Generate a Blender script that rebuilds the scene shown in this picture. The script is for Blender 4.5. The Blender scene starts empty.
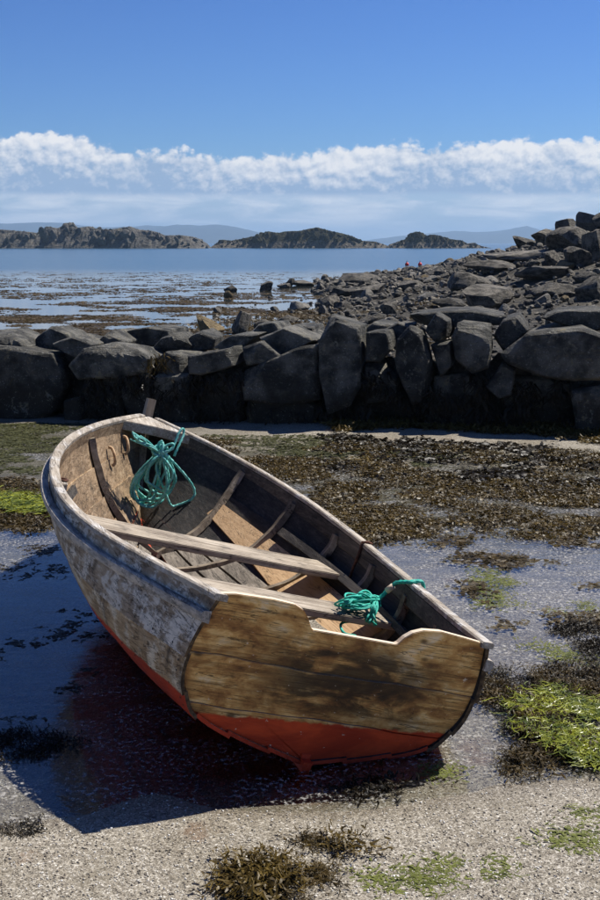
import bpy, bmesh, math, random
import numpy as np
from mathutils import Vector, Matrix

R = math.radians
random.seed(7)
rng = np.random.default_rng(11)
S = bpy.context.scene
COL = S.collection

# ------------------------------------------------------------------ camera
FPX, HORIZON, CAMH = 1179.9, 243.0, 1.75          # focal length in photo pixels (600 x 900)
PITCH = math.atan((450 - HORIZON) / FPX)
cam = bpy.data.cameras.new('camera')
cam.sensor_fit = 'VERTICAL'
cam.sensor_height = 36
cam.lens = 36 * FPX / 900
cam.clip_start = 0.05
cam.clip_end = 30000
camo = bpy.data.objects.new('camera', cam)
COL.objects.link(camo)
camo.location = (0, 0, CAMH)
camo.rotation_euler = (math.pi / 2 - PITCH, 0, 0)
S.camera = camo

# ------------------------------------------------------------------ light
SUN_EL, SUN_AZ = 55.0, 34.0        # azimuth measured from +X (right) towards +Y (away)
sd = Vector((math.cos(R(SUN_EL)) * math.cos(R(SUN_AZ)), math.cos(R(SUN_EL)) * math.sin(R(SUN_AZ)), math.sin(R(SUN_EL))))
sun = bpy.data.lights.new('sun', 'SUN')
sun.energy = 4.6
sun.angle = R(0.53)
sun.color = (1.0, 0.95, 0.87)
suno = bpy.data.objects.new('sun', sun)
COL.objects.link(suno)
suno.rotation_euler = sd.to_track_quat('Z', 'Y').to_euler()
suno.location = (10, 10, 20)

S.view_settings.view_transform = 'Standard'
S.view_settings.look = 'None'
S.view_settings.gamma = 1
S.view_settings.exposure = 0.6
S.view_settings.use_curve_mapping = False
S.render.engine = 'CYCLES'
S.cycles.max_bounces = 7
S.cycles.diffuse_bounces = 3
S.cycles.glossy_bounces = 3
S.cycles.transparent_max_bounces = 10
S.cycles.volume_bounces = 0
S.cycles.use_denoising = True
S.cycles.caustics_reflective = False
S.cycles.caustics_refractive = False

# ------------------------------------------------------------------ node helper
class NT:
    def __init__(s, tree):
        s.t = tree
        s.t.nodes.clear()
    def n(s, typ, ins=None, **kw):
        nd = s.t.nodes.new(typ)
        for k, v in kw.items():
            setattr(nd, k, v)
        for k, v in (ins or {}).items():
            s.put(nd.inputs[k], v)
        return nd
    def put(s, sock, v):
        if isinstance(v, bpy.types.NodeSocket):
            s.t.links.new(v, sock)
        elif isinstance(v, (tuple, list)) and len(v) == 3 and sock.type == 'RGBA':
            sock.default_value = (*v, 1)
        else:
            sock.default_value = v
    def m(s, op, a, b=0.0, c=0.0, clamp=False):
        nd = s.n('ShaderNodeMath', operation=op, use_clamp=clamp)
        for i, v in enumerate((a, b, c)):
            s.put(nd.inputs[i], v)
        return nd.outputs[0]
    def vm(s, op, a, b=(0, 0, 0)):
        nd = s.n('ShaderNodeVectorMath', operation=op)
        s.put(nd.inputs[0], a)
        if op == 'SCALE':
            s.put(nd.inputs['Scale'], b)
        else:
            s.put(nd.inputs[1], b)
        return nd.outputs['Value'] if op in ('DOT_PRODUCT', 'LENGTH') else nd.outputs[0]
    def noise(s, vec, scale, detail=4, rough=.55, dist=0.0, col=False):
        nd = s.n('ShaderNodeTexNoise', {'Vector': vec, 'Scale': scale, 'Detail': detail, 'Roughness': rough, 'Distortion': dist})
        return nd.outputs['Color' if col else 'Fac']
    def voro(s, vec, scale, feature='F1', out='Distance'):
        nd = s.n('ShaderNodeTexVoronoi', {'Vector': vec, 'Scale': scale}, feature=feature)
        return nd.outputs[out]
    def ramp(s, fac, stops, interp='LINEAR'):
        nd = s.n('ShaderNodeValToRGB', {'Fac': fac})
        e = nd.color_ramp.elements
        nd.color_ramp.interpolation = interp
        while len(e) < len(stops):
            e.new(.5)
        for el, (p, c) in zip(e, stops):
            el.position = p
            el.color = (c, c, c, 1) if isinstance(c, (int, float)) else (*c, 1)
        return nd.outputs['Color']
    def sm(s, v, a, b):
        nd = s.n('ShaderNodeMapRange', {'Value': v, 'From Min': a, 'From Max': b}, interpolation_type='SMOOTHSTEP')
        return nd.outputs[0]
    def mix(s, f, a, b, blend='MIX'):
        nd = s.n('ShaderNodeMix', data_type='RGBA', blend_type=blend)
        s.put(nd.inputs[0], f)
        s.put(nd.inputs[6], a)
        s.put(nd.inputs[7], b)
        return nd.outputs[2]
    def comb(s, x, y, z):
        nd = s.n('ShaderNodeCombineXYZ')
        for i, v in enumerate((x, y, z)):
            s.put(nd.inputs[i], v)
        return nd.outputs[0]
    def sep(s, v):
        return s.n('ShaderNodeSeparateXYZ', {0: v}).outputs
    def scale(s, vec, sc):
        return s.vm('MULTIPLY', vec, sc)
    def bump(s, h, strength=.5, dist=.01, normal=None):
        nd = s.n('ShaderNodeBump', {'Height': h, 'Strength': strength, 'Distance': dist})
        if normal is not None:
            s.put(nd.inputs['Normal'], normal)
        return nd.outputs[0]

def mat(name):
    m = bpy.data.materials.new(name)
    m.use_nodes = True
    return m, NT(m.node_tree)

def out_bsdf(t, color, rough=.8, normal=None, spec=.3, **kw):
    ins = {'Base Color': color, 'Roughness': rough, 'Specular IOR Level': spec}
    ins.update(kw)
    b = t.n('ShaderNodeBsdfPrincipled', ins)
    if normal is not None:
        t.put(b.inputs['Normal'], normal)
    t.n('ShaderNodeOutputMaterial', {'Surface': b.outputs[0]})
    return b

def tc(t, kind='Object'):
    return t.n('ShaderNodeTexCoord').outputs[kind]
def wpos(t):
    return t.n('ShaderNodeNewGeometry').outputs['Position']
def objrand(t):
    return t.n('ShaderNodeObjectInfo').outputs['Random']

# ------------------------------------------------------------------ world: clear blue sky, bank of cumulus along the horizon
W = bpy.data.worlds.new('World')
S.world = W
W.use_nodes = True
W.cycles.sampling_method = 'MANUAL'
W.cycles.sample_map_resolution = 256
t = NT(W.node_tree)
sky = t.n('ShaderNodeTexSky', sky_type='NISHITA', sun_disc=False, sun_elevation=R(SUN_EL),
          sun_rotation=math.atan2(sd.x, sd.y), altitude=0, air_density=1.0, dust_density=0.15, ozone_density=3.0)
# deep, polarised blue: the clear-sky colours with more contrast, the same in every direction
skyc = t.n('ShaderNodeGamma', {'Color': t.vm('MULTIPLY', sky.outputs[0], (1 / 4.31, 1 / 6.09, 1 / 7.28)), 'Gamma': 1.42}).outputs[0]
skyc = t.vm('MULTIPLY', skyc, (1.45, 3.45, 7.0))
d = t.vm('NORMALIZE', tc(t, 'Generated'))
x, y, z = t.sep(d)
hl = t.m('SQRT', t.m('ADD', t.m('MULTIPLY', x, x), t.m('MULTIPLY', y, y)))
ux, uy = t.m('DIVIDE', x, hl), t.m('DIVIDE', y, hl)
el = t.m('MULTIPLY', t.m('ARCTAN2', z, hl), 57.2958)            # elevation in degrees
def cl_vec(dx=0.0, de=0.0, kz=1.0):
    return t.comb(t.m('ADD', t.m('MULTIPLY', ux, 57.3), dx), t.m('MULTIPLY', uy, 57.3), t.m('MULTIPLY', t.m('ADD', el, de), kz))
def field(dx, de):
    v = cl_vec(dx, de, 1.25)
    wv = t.vm('ADD', v, t.vm('SCALE', t.vm('SUBTRACT', t.noise(v, 1.4, 3, .6, 0, True), (.5, .5, .5)), .9))
    p1 = t.m('SUBTRACT', .5, t.voro(wv, .26))                       # cauliflower heads of two sizes
    p2 = t.m('SUBTRACT', .5, t.voro(wv, 1.35))
    n = t.m('SUBTRACT', t.noise(v, 3.0, 6, .62), .5)
    f = t.m('ADD', t.m('MULTIPLY', p1, .80), t.m('MULTIPLY', p2, .34))
    return t.m('ADD', f, t.m('MULTIPLY', n, .50))
big = t.noise(t.comb(t.m('ADD', t.m('MULTIPLY', ux, 57.3), 11.0), t.m('MULTIPLY', uy, 57.3), 4.0), .115, 2, .5)
f0 = field(0, 0)
f1 = field(.20, .26)
topline = t.m('ADD', 4.50, t.m('MULTIPLY', t.m('SUBTRACT', big, .5), 3.4))
depth = t.m('SUBTRACT', topline, el)                               # degrees below the mean cloud top
dens = t.m('ADD', f0, t.m('MULTIPLY', depth, .75))
a_bank = t.sm(dens, -.02, .22)
shade = t.m('SUBTRACT', f1, f0)
core = t.sm(t.m('ADD', depth, t.m('MULTIPLY', f0, -1.1)), -.1, 2.3)
lit = t.m('SUBTRACT', t.m('ADD', t.m('SUBTRACT', .92, t.m('MULTIPLY', shade, 1.4)), t.m('MULTIPLY', f0, .22)), t.m('MULTIPLY', core, .95), clamp=True)
ccol = t.mix(lit, (.33, .46, .66), (1.0, .985, .97))
# below the cumulus a thin streaky veil melting into the horizon
veil = t.noise(cl_vec(3.1, 0, 5.0), .26, 8, .62, .4)
vcol = t.mix(t.sm(veil, .36, .68), (.52, .63, .80), (.95, .97, 1.0))
low = t.sm(t.m('ADD', el, t.m('MULTIPLY', t.m('SUBTRACT', veil, .5), .5)), 2.45, 2.0)
ccol = t.mix(low, ccol, vcol)
a_low = t.m('ADD', .55, t.m('MULTIPLY', t.sm(veil, .30, .62), .40))
alpha = t.m('ADD', t.m('MULTIPLY', a_bank, t.m('SUBTRACT', 1.0, low)), t.m('MULTIPLY', a_low, low), clamp=True)
cloud = t.vm('SCALE', ccol, 9.2)
fin = t.mix(alpha, skyc, cloud)
bg = t.n('ShaderNodeBackground', {'Color': fin, 'Strength': 0.070})
t.n('ShaderNodeOutputWorld', {'Surface': bg.outputs[0]})

# ------------------------------------------------------------------ geometry helpers
FW = np.array([0, math.cos(PITCH), -math.sin(PITCH)])
UP = np.array([0, math.sin(PITCH), math.cos(PITCH)])
EYE = np.array([0, 0, CAMH])
def ray(px, py):
    return FW + np.array([1., 0, 0]) * (px - 300) / FPX + UP * (450 - py) / FPX
def gpt(px, py, z=0.0):
    r = ray(px, py)
    return EYE + r * (z - CAMH) / r[2]
def at_y(px, py, yy):
    r = ray(px, py)
    return EYE + r * yy / r[1]

def tag(o, label=None, cat=None, group=None, kind=None):
    if label: o['label'] = label
    if cat: o['category'] = cat
    if group: o['group'] = group
    if kind: o['kind'] = kind
    return o
def link(o, parent=None):
    COL.objects.link(o)
    if parent is not None:
        o.parent = parent
    return o
def empty(name, loc=(0, 0, 0)):
    o = bpy.data.objects.new(name, None)
    o.location = loc
    o.empty_display_size = .1
    return link(o)
def mesh(name, verts, faces, material=None, smooth=True, sharp=None):
    me = bpy.data.meshes.new(name)
    me.from_pydata([tuple(map(float, v)) for v in verts], [], [tuple(map(int, f)) for f in faces])
    if material: me.materials.append(material)
    if smooth:
        me.polygons.foreach_set('use_smooth', [True] * len(me.polygons))
        if sharp: me.set_sharp_from_angle(angle=R(sharp))
    me.update()
    return me
def obj(name, me, parent=None, loc=None):
    o = bpy.data.objects.new(name, me)
    if loc is not None: o.location = loc
    return link(o, parent)
def fast_mesh(name, V, F, material, smooth=True):
    """V (n,3), F (m,k) numpy arrays, all faces with k corners"""
    me = bpy.data.meshes.new(name)
    V = np.asarray(V, np.float32); F = np.asarray(F, np.int32)
    me.vertices.add(len(V)); me.vertices.foreach_set('co', V.ravel())
    k = F.shape[1]
    me.loops.add(F.size); me.loops.foreach_set('vertex_index', F.ravel())
    me.polygons.add(len(F))
    me.polygons.foreach_set('loop_start', np.arange(0, F.size, k, dtype=np.int32))
    me.polygons.foreach_set('use_smooth', np.full(len(F), smooth))
    me.materials.append(material)
    me.update(calc_edges=True)
    me.validate()
    return me

# value noise in numpy
def _h(ix, iy, sd_):
    n = (ix * 374761393 + iy * 668265263 + sd_ * 1442695041) & 0xffffffff
    n = ((n ^ (n >> 13)) * 1274126177) & 0xffffffff
    return ((n ^ (n >> 16)) & 0xffff) / 65535.0
def vnoise(x, y, sd_=0):
    x = np.asarray(x, float); y = np.asarray(y, float)
    ix = np.floor(x).astype(np.int64); iy = np.floor(y).astype(np.int64)
    fx = x - ix; fy = y - iy
    fx = fx * fx * (3 - 2 * fx); fy = fy * fy * (3 - 2 * fy)
    a = _h(ix, iy, sd_); b = _h(ix + 1, iy, sd_); c = _h(ix, iy + 1, sd_); e = _h(ix + 1, iy + 1, sd_)
    return (a * (1 - fx) + b * fx) * (1 - fy) + (c * (1 - fx) + e * fx) * fy
def fbm(x, y, oct=4, sd_=0, gain=.5):
    x = np.asarray(x, float); y = np.asarray(y, float)
    s = 0; a = 1; tot = 0
    for o in range(oct):
        s = s + a * vnoise(x * 2 ** o, y * 2 ** o, sd_ + o * 17); tot += a; a *= gain
    return s / tot
def sstep(a, b, x):
    q = np.clip((np.asarray(x, float) - a) / (b - a), 0, 1)
    return q * q * (3 - 2 * q)
def cubic(tk, yk, tt):
    tk = np.asarray(tk, float); yk = np.asarray(yk, float); tt = np.asarray(tt, float)
    n = len(tk); h = np.diff(tk); A = np.eye(n); r = np.zeros(n)
    for i in range(1, n - 1):
        A[i, i-1] = h[i-1]; A[i, i] = 2 * (h[i-1] + h[i]); A[i, i+1] = h[i]
        r[i] = 6 * ((yk[i+1] - yk[i]) / h[i] - (yk[i] - yk[i-1]) / h[i-1])
    m = np.linalg.solve(A, r)
    k = np.clip(np.searchsorted(tk, tt) - 1, 0, n - 2); hh = h[k]
    a = (tk[k+1] - tt) / hh; b = (tt - tk[k]) / hh
    return a * yk[k] + b * yk[k+1] + ((a**3 - a) * m[k] + (b**3 - b) * m[k+1]) * hh**2 / 6
def in_poly(px, py, poly):
    px = np.asarray(px, float); py = np.asarray(py, float)
    ins = np.zeros(px.shape, bool); n = len(poly)
    for i in range(n):
        x1, y1 = poly[i]; x2, y2 = poly[(i + 1) % n]
        c = ((y1 > py) != (y2 > py)) & (px < (x2 - x1) * (py - y1) / (y2 - y1 + 1e-12) + x1)
        ins ^= c
    return ins
def to_px(P):
    Q = np.asarray(P, float) - EYE
    dd = Q @ FW
    return 300 + FPX * Q[..., 0] / dd, 450 - FPX * (Q @ UP) / dd

# ------------------------------------------------------------------ terrain
SEA = -0.15
def wall_y(x):                     # front face of the boulder wall
    return 11.25 - 0.2 * np.asarray(x, float)
def terr(x, y):
    x = np.asarray(x, float); y = np.asarray(y, float)
    # near: tide pools and gravel
    n1 = fbm(x * .55 + 3.1, y * .55, 4, 3) - .5
    n2 = fbm(x * 2.3, y * 2.3, 4, 9) - .5
    near = n1 * .050 + n2 * .022
    fore = sstep(3.75, 3.05, y - .12 * x + .25 * n1)         # gravel bank in the foreground
    near = near + .035 * fore
    lp = sstep(-.45, -1.0, x) * sstep(3.1, 3.5, y) * sstep(8.8, 7.0, y)
    rp = sstep(.42, .85, x) * sstep(3.5, 4.0, y) * sstep(8.2, 6.6, y)
    near = near - .022 * lp - .020 * rp + .004
    near = near - .014 * sstep(5.4, 6.4, y) * sstep(9.9, 9.2, y + .2 * x) * sstep(-.6, .1, x)
    bank = sstep(9.2, 10.1, y + .2 * x) * sstep(-.6, .6, x)  # pale sand at the foot of the wall
    near = near + .035 * bank
    near = near - .065 * np.exp(-(((x - .02) / .30) ** 2 + ((y - 3.78) / .26) ** 2))   # scour under the skeg
    # beyond the wall: shore rising to the right
    x0 = 0.2 + .15 * np.sin(y * .5) + .006 * (y - 20)
    e = np.maximum(x - x0, 0)
    k = np.interp(y, [12, 20, 30, 40, 60, 75, 90], [.02, .040, .066, .080, .042, .02, .0])
    far = -0.26 + k * np.minimum(e, 14) ** 1.5 + .10 * sstep(0, .6, e) + (fbm(x * .45, y * .45, 4, 21) - .5) * .45 * sstep(.2, 3, e)
    far = far - sstep(60, 85, y) * 1.2 + (fbm(x * .3, y * .3, 3, 5) - .5) * .14
    w = sstep(.6, 2.4, y - wall_y(x))
    return near * (1 - w) + far * w
def on_terr(px, py, ymin=12.0, ymax=75.0):
    r = ray(px, py); r = r / r[1]
    ys = np.linspace(ymin, ymax, 500)
    P = EYE + r[None] * ys[:, None]
    hgt = np.maximum(terr(P[:, 0], P[:, 1]), SEA)
    k = np.argmax(P[:, 2] <= hgt)
    if not (P[k, 2] <= hgt[k]): k = len(ys) - 1
    return P[k]

# ------------------------------------------------------------------ materials
def m_ground():
    m, t = mat('wet_sand_gravel')
    p = wpos(t); X, Y, Z = t.sep(p)
    grain = t.voro(p, 250, 'F1', 'Color')
    gv = t.sep(grain)[0]
    g2 = t.voro(p, 120, 'F1', 'Color'); gv2 = t.sep(g2)[1]
    big = t.noise(p, 1.1, 5, .6)
    mid = t.noise(p, 6.5, 5, .6)
    c = t.ramp(t.m('ADD', t.m('MULTIPLY', gv, .65), t.m('MULTIPLY', gv2, .35)),
               [(0.05, (.045, .038, .029)), (.26, (.16, .138, .106)), (.52, (.285, .252, .196)), (.74, (.39, .35, .28)), (.95, (.68, .65, .58))])
    c = t.mix(t.m('MULTIPLY', t.sm(mid, .5, .72), .5), c, (.17, .145, .10), 'MIX')
    c = t.mix(t.m('MULTIPLY', t.sm(big, .46, .66), .55), c, t.vm('MULTIPLY', c, (.55, .50, .40)))
    c = t.mix(t.m('MULTIPLY', t.sm(t.noise(t.vm('ADD', p, (7.3, 2.1, 0)), 3.1, 4, .6), .62, .72), .5), c, (.19, .105, .055))
    # silt in the pools, green-brown slime further back
    silt = t.m('MULTIPLY', t.sm(X, -.35, -1.1), t.sm(Y, 3.2, 3.9))
    c = t.mix(t.m('MULTIPLY', silt, .40), c, t.mix(t.sm(mid, .38, .66), (.15, .145, .130), (.32, .30, .265)))
    slime = t.m('MULTIPLY', t.sm(Y, 5.6, 7.2), t.sm(mid, .26, .56))
    c = t.mix(t.m('MULTIPLY', t.m('MULTIPLY', slime, t.sm(t.m('ADD', Y, t.m('MULTIPLY', X, .2)), 10.6, 9.6)), .80), c, t.mix(t.sm(big, .4, .6), (.085, .080, .035), (.055, .050, .032)))
    far = t.sm(Y, 11.9, 13.2)
    c = t.mix(far, c, t.vm('SCALE', t.mix(t.sm(mid, .35, .7), (.026, .022, .015), (.085, .074, .054)), t.m('ADD', .35, t.m('MULTIPLY', t.sep(t.voro(p, 5.0, 'F1', 'Color'))[0], 1.3))))
    wet = t.sm(t.m('ADD', Z, t.m('MULTIPLY', t.m('SUBTRACT', mid, .5), .012)), .022, .004)
    wet = t.m('MULTIPLY', wet, t.m('SUBTRACT', 1.0, far))
    c = t.mix(wet, c, t.vm('MULTIPLY', c, (.78, .76, .73)))
    rough = t.m('SUBTRACT', .85, t.m('MULTIPLY', wet, .4))
    h = t.m('ADD', t.m('MULTIPLY', gv, .5), t.m('ADD', t.m('MULTIPLY', gv2, .2), t.noise(p, 40, 4)))
    out_bsdf(t, c, rough, t.bump(h, .8, .012), .35)
    return m

def m_rock(name, base, light, ochre, wet_shade_line=None, sc=1.0, cell=None):
    m, t = mat(name)
    p = tc(t); pw = wpos(t)
    X, Y, Z = t.sep(pw)
    pn = t.vm('ADD', p, t.comb(t.m('MULTIPLY', objrand(t), 37.0), 0, 0))
    n1 = t.noise(pn, 2.2 * sc, 8, .62)
    n2 = t.noise(pn, 6 * sc, 7, .68)
    sp = t.noise(pn, 17 * sc, 5, .7)
    c = t.mix(t.sm(n1, .36, .66), base, light)
    c = t.mix(t.m('MULTIPLY', t.sm(n2, .55, .75), .55), c, ochre)
    c = t.mix(t.m('MULTIPLY', t.sm(sp, .58, .75), .5), c, (.36, .35, .31))
    c = t.mix(t.m('MULTIPLY', t.sm(sp, .44, .30), .6), c, (.012, .012, .012))
    rv = t.sep(t.voro(pw, cell, 'F1', 'Color'))[0] if cell else objrand(t)
    c = t.vm('SCALE', c, t.m('ADD', .6, t.m('MULTIPLY', rv, .85)))
    if wet_shade_line is not None:  # wet foot, raised on the wall to paint shade into its face too
        wv = t.sm(t.m('ADD', Z, t.m('MULTIPLY', n1, .3)), wet_shade_line + .30, wet_shade_line)
        c = t.mix(t.m('MULTIPLY', wv, .85), c, t.mix(n2, (.012, .011, .008), (.040, .030, .016)))
    lay = t.noise(t.scale(pn, (1.5 * sc, 1.5 * sc, 14 * sc)), 1.0, 6, .6, .5)
    lich = t.m('MULTIPLY', t.sm(t.noise(pn, 3.4 * sc, 6, .72, .5), .57, .63), t.sm(sp, .40, .55))
    c = t.mix(t.m('MULTIPLY', lich, .60), c, t.mix(t.sm(n1, .4, .6), (.27, .265, .22), (.25, .20, .10)))
    spk = t.sm(t.noise(pn, 30 * sc, 3, .6), .63, .68)
    c = t.mix(t.m('MULTIPLY', spk, t.m('MULTIPLY', t.sm(n1, .4, .6), .8)), c, (.42, .41, .37))
    h = t.m('ADD', t.m('ADD', t.m('MULTIPLY', n2, .7), t.m('MULTIPLY', sp, .25)), t.m('MULTIPLY', lay, .55))
    out_bsdf(t, c, .8, t.bump(h, 1.0, .14 / sc), .3)
    return m

def m_sea():
    m, t = mat('sea_water')
    p = wpos(t); X, Y, Z = t.sep(p)
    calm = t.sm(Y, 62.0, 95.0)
    band = t.noise(t.scale(p, (.004, .03, 0)), 1.0, 4, .6)
    wv = t.scale(p, (.55, 1.4, 1))
    h1 = t.noise(wv, 1.3, 5, .62)
    h2 = t.noise(t.scale(p, (.10, .32, 1)), 1.0, 4, .6)
    h = t.m('ADD', h1, t.m('MULTIPLY', h2, 1.8))
    st = t.m('ADD', .012, t.m('MULTIPLY', calm, t.m('ADD', .03, t.m('MULTIPLY', t.sm(band, .35, .65), .09))))
    nrm = t.n('ShaderNodeBump', {'Height': h, 'Strength': st, 'Distance': .22}).outputs[0]
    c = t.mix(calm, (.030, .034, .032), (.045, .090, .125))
    out_bsdf(t, c, t.m('ADD', .06, t.m('MULTIPLY', calm, .16)), nrm, .5, IOR=1.33)
    return m

def m_pool():
    m, t = mat('pool_water')
    p = wpos(t)
    h = t.m('ADD', t.noise(t.scale(p, (1.0, 2.2, 1)), 5.0, 4, .6), t.m('MULTIPLY', t.noise(p, 38, 2, .5), .12))
    nrm = t.bump(h, .10, .02)
    fr = t.n('ShaderNodeFresnel', {'IOR': 1.5, 'Normal': nrm}).outputs[0]
    film = t.noise(t.scale(p, (1.0, 2.0, 1)), 2.4, 6, .65, .4)      # patches of dull scum, ruffled surface and painted sky glare
    gl = t.n('ShaderNodeBsdfGlossy', {'Color': (1, 1, 1), 'Roughness': t.m('ADD', .04, t.m('MULTIPLY', t.sm(film, .38, .62), .20)), 'Normal': nrm}).outputs[0]
    tr = t.n('ShaderNodeBsdfTransparent', {'Color': (.93, .95, .95)}).outputs[0]
    mx = t.n('ShaderNodeMixShader', {0: fr, 1: tr, 2: gl}).outputs[0]
    scum_glare = t.sm(t.noise(p, 55, 4, .65), .50, .66)
    df = t.n('ShaderNodeBsdfDiffuse', {'Color': (.60, .58, .54)}).outputs[0]  # pale scum flecks that double as sky glare painted on the water
    mx = t.n('ShaderNodeMixShader', {0: t.m('MULTIPLY', t.m('MULTIPLY', scum_glare, t.sm(film, .34, .58)), .55), 1: mx, 2: df}).outputs[0]
    t.n('ShaderNodeOutputMaterial', {'Surface': mx})
    return m

def m_leaf(name, c1, c2, rough=.5, sss=0, spec=.22, var=3.0):
    m, t = mat(name)
    p = wpos(t)
    n = t.noise(p, 5.0 * var, 3, .6); n2 = t.noise(p, 45, 2, .6)
    c = t.mix(t.sm(t.m('ADD', t.m('MULTIPLY', n, .6), t.m('MULTIPLY', n2, .4)), .36, .66), c1, c2)
    b = t.n('ShaderNodeBsdfPrincipled', {'Base Color': c, 'Roughness': rough, 'Specular IOR Level': spec})
    tr = t.n('ShaderNodeBsdfTranslucent', {'Color': c})
    mx = t.n('ShaderNodeMixShader', {0: .25, 1: b.outputs[0], 2: tr.outputs[0]})
    t.n('ShaderNodeOutputMaterial', {'Surface': mx.outputs[0]})
    return m

def m_wood(name, dark, mid_, pale, stain=.5, grain=(2.2, 46, 46), red=None, paint=None, rough=.72, knots=False, wetband=None, seed=0.0, dirt=.0, worn=(.55, .72)):
    m, t = mat(name)
    p0 = tc(t); X, Y, Z = t.sep(p0)
    rnd = objrand(t)
    p = t.vm('ADD', p0, t.comb(t.m('MULTIPLY', rnd, 13.7), t.m('ADD', t.m('MULTIPLY', rnd, 5.1), seed), 0))
    if knots:
        kp = t.voro(t.scale(p, (1.0, 3.2, 6.0)), 1.0, 'F1')
        warp = t.m('MULTIPLY', t.sm(kp, .28, .0), .9)
        p = t.vm('ADD', p, t.comb(0, 0, t.m('MULTIPLY', warp, .03)))
    g = t.noise(t.scale(p, grain), 1.0, 8, .66, .3)
    g2 = t.noise(t.scale(p, tuple(v * 2.6 for v in grain)), 1.0, 4, .6)
    big = t.noise(p, 3.2, 7, .62)
    blot = t.noise(p, 9.0, 6, .65)
    c = t.ramp(t.m('ADD', t.m('MULTIPLY', g, .7), t.m('MULTIPLY', g2, .3)), [(.30, dark), (.5, mid_), (.70, pale)])
    c = t.mix(t.m('MULTIPLY', t.sm(big, .42, .66), stain), c, dark)
    h = t.m('ADD', t.m('MULTIPLY', g, .7), t.m('MULTIPLY', g2, .3))
    crn = t.noise(t.scale(p, (grain[0] * .75, grain[1] * .75, grain[2] * .75)), 1.0, 5, .6, .8)
    crack = t.m('MULTIPLY', t.sm(t.m('ABSOLUTE', t.m('SUBTRACT', crn, .5)), .020, .004), t.sm(big, .38, .56))
    pit = t.sm(t.noise(p, 60, 4, .65), .63, .70)
    if paint is not None:           # flaking coat of old paint
        pm = t.sm(t.m('ADD', t.m('MULTIPLY', blot, .55), t.m('ADD', t.m('MULTIPLY', g, .25), t.m('MULTIPLY', big, .25))), *worn)
        c = t.mix(pm, c, t.mix(t.sm(g2, .3, .7), tuple(v * .75 for v in paint), paint))
        h = t.m('ADD', h, t.m('MULTIPLY', pm, .35))
    c = t.mix(t.m('MULTIPLY', crack, .80), c, tuple(v * .22 for v in dark))
    c = t.mix(t.m('MULTIPLY', pit, .55), c, tuple(v * .35 for v in dark))
    h = t.m('SUBTRACT', h, t.m('MULTIPLY', crack, .6))
    if dirt:
        dz = t.sm(t.noise(t.scale(p, (9, 9, 2.2)), 1.0, 5, .65), .52, .74)
        c = t.mix(t.m('MULTIPLY', dz, dirt), c, (.030, .024, .018))
    if knots:
        kr = t.voro(t.scale(p, (1.0, 3.6, 7.5)), 1.35, 'F1')
        c = t.mix(t.m('MULTIPLY', t.sm(kr, .13, .05), .75), c, (.035, .018, .007))
    if wetband is not None:
        z0, z1, cc, amt = wetband
        nb = t.noise(t.scale(p0, (1, 2.6, 7)), 1.6, 6, .62, .4)
        bandm = t.m('MULTIPLY', t.sm(Z, z0, z0 + .08), t.sm(Z, z1, z1 - .08))
        wob = t.m('MULTIPLY', t.sm(Y, .34, .16), t.sm(Y, -.46, -.20))
        c = t.mix(t.m('MULTIPLY', t.m('MULTIPLY', bandm, t.m('MULTIPLY', t.sm(nb, .38, .56), wob)), amt), c, cc)
    if red is not None:
        zr, rc = red
        edge = t.m('ADD', zr, t.m('MULTIPLY', t.m('SUBTRACT', t.noise(t.scale(p0, (6, 6, 1)), 1.5, 4, .6), .5), .035))
        zz = t.m('ADD', Z, t.m('MULTIPLY', t.m('SUBTRACT', blot, .5), .03))
        rm = t.sm(t.m('SUBTRACT', edge, zz), -.004, .006)
        chip = t.sm(t.noise(t.scale(p0, (10, 14, 18)), 1.6, 5, .7), .70, .725)
        rcol = t.mix(t.sm(big, .35, .7), rc, tuple(v * .55 for v in rc))
        rcol = t.mix(t.m('MULTIPLY', t.sm(blot, .55, .75), .35), rcol, tuple(v * .3 for v in rc))
        rcol = t.mix(chip, rcol, (.55, .45, .36))
        c = t.mix(rm, c, rcol)
    out_bsdf(t, c, rough, t.bump(h, .55, .006), .3)
    return m

def m_plain(name, c1, c2, rough=.6, sc=30, bump=.3, **kw):
    m, t = mat(name)
    p = tc(t)
    n = t.noise(p, sc, 5, .6)
    out_bsdf(t, t.mix(t.sm(n, .35, .65), c1, c2), rough, t.bump(n, bump, .004), **kw)
    return m

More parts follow.
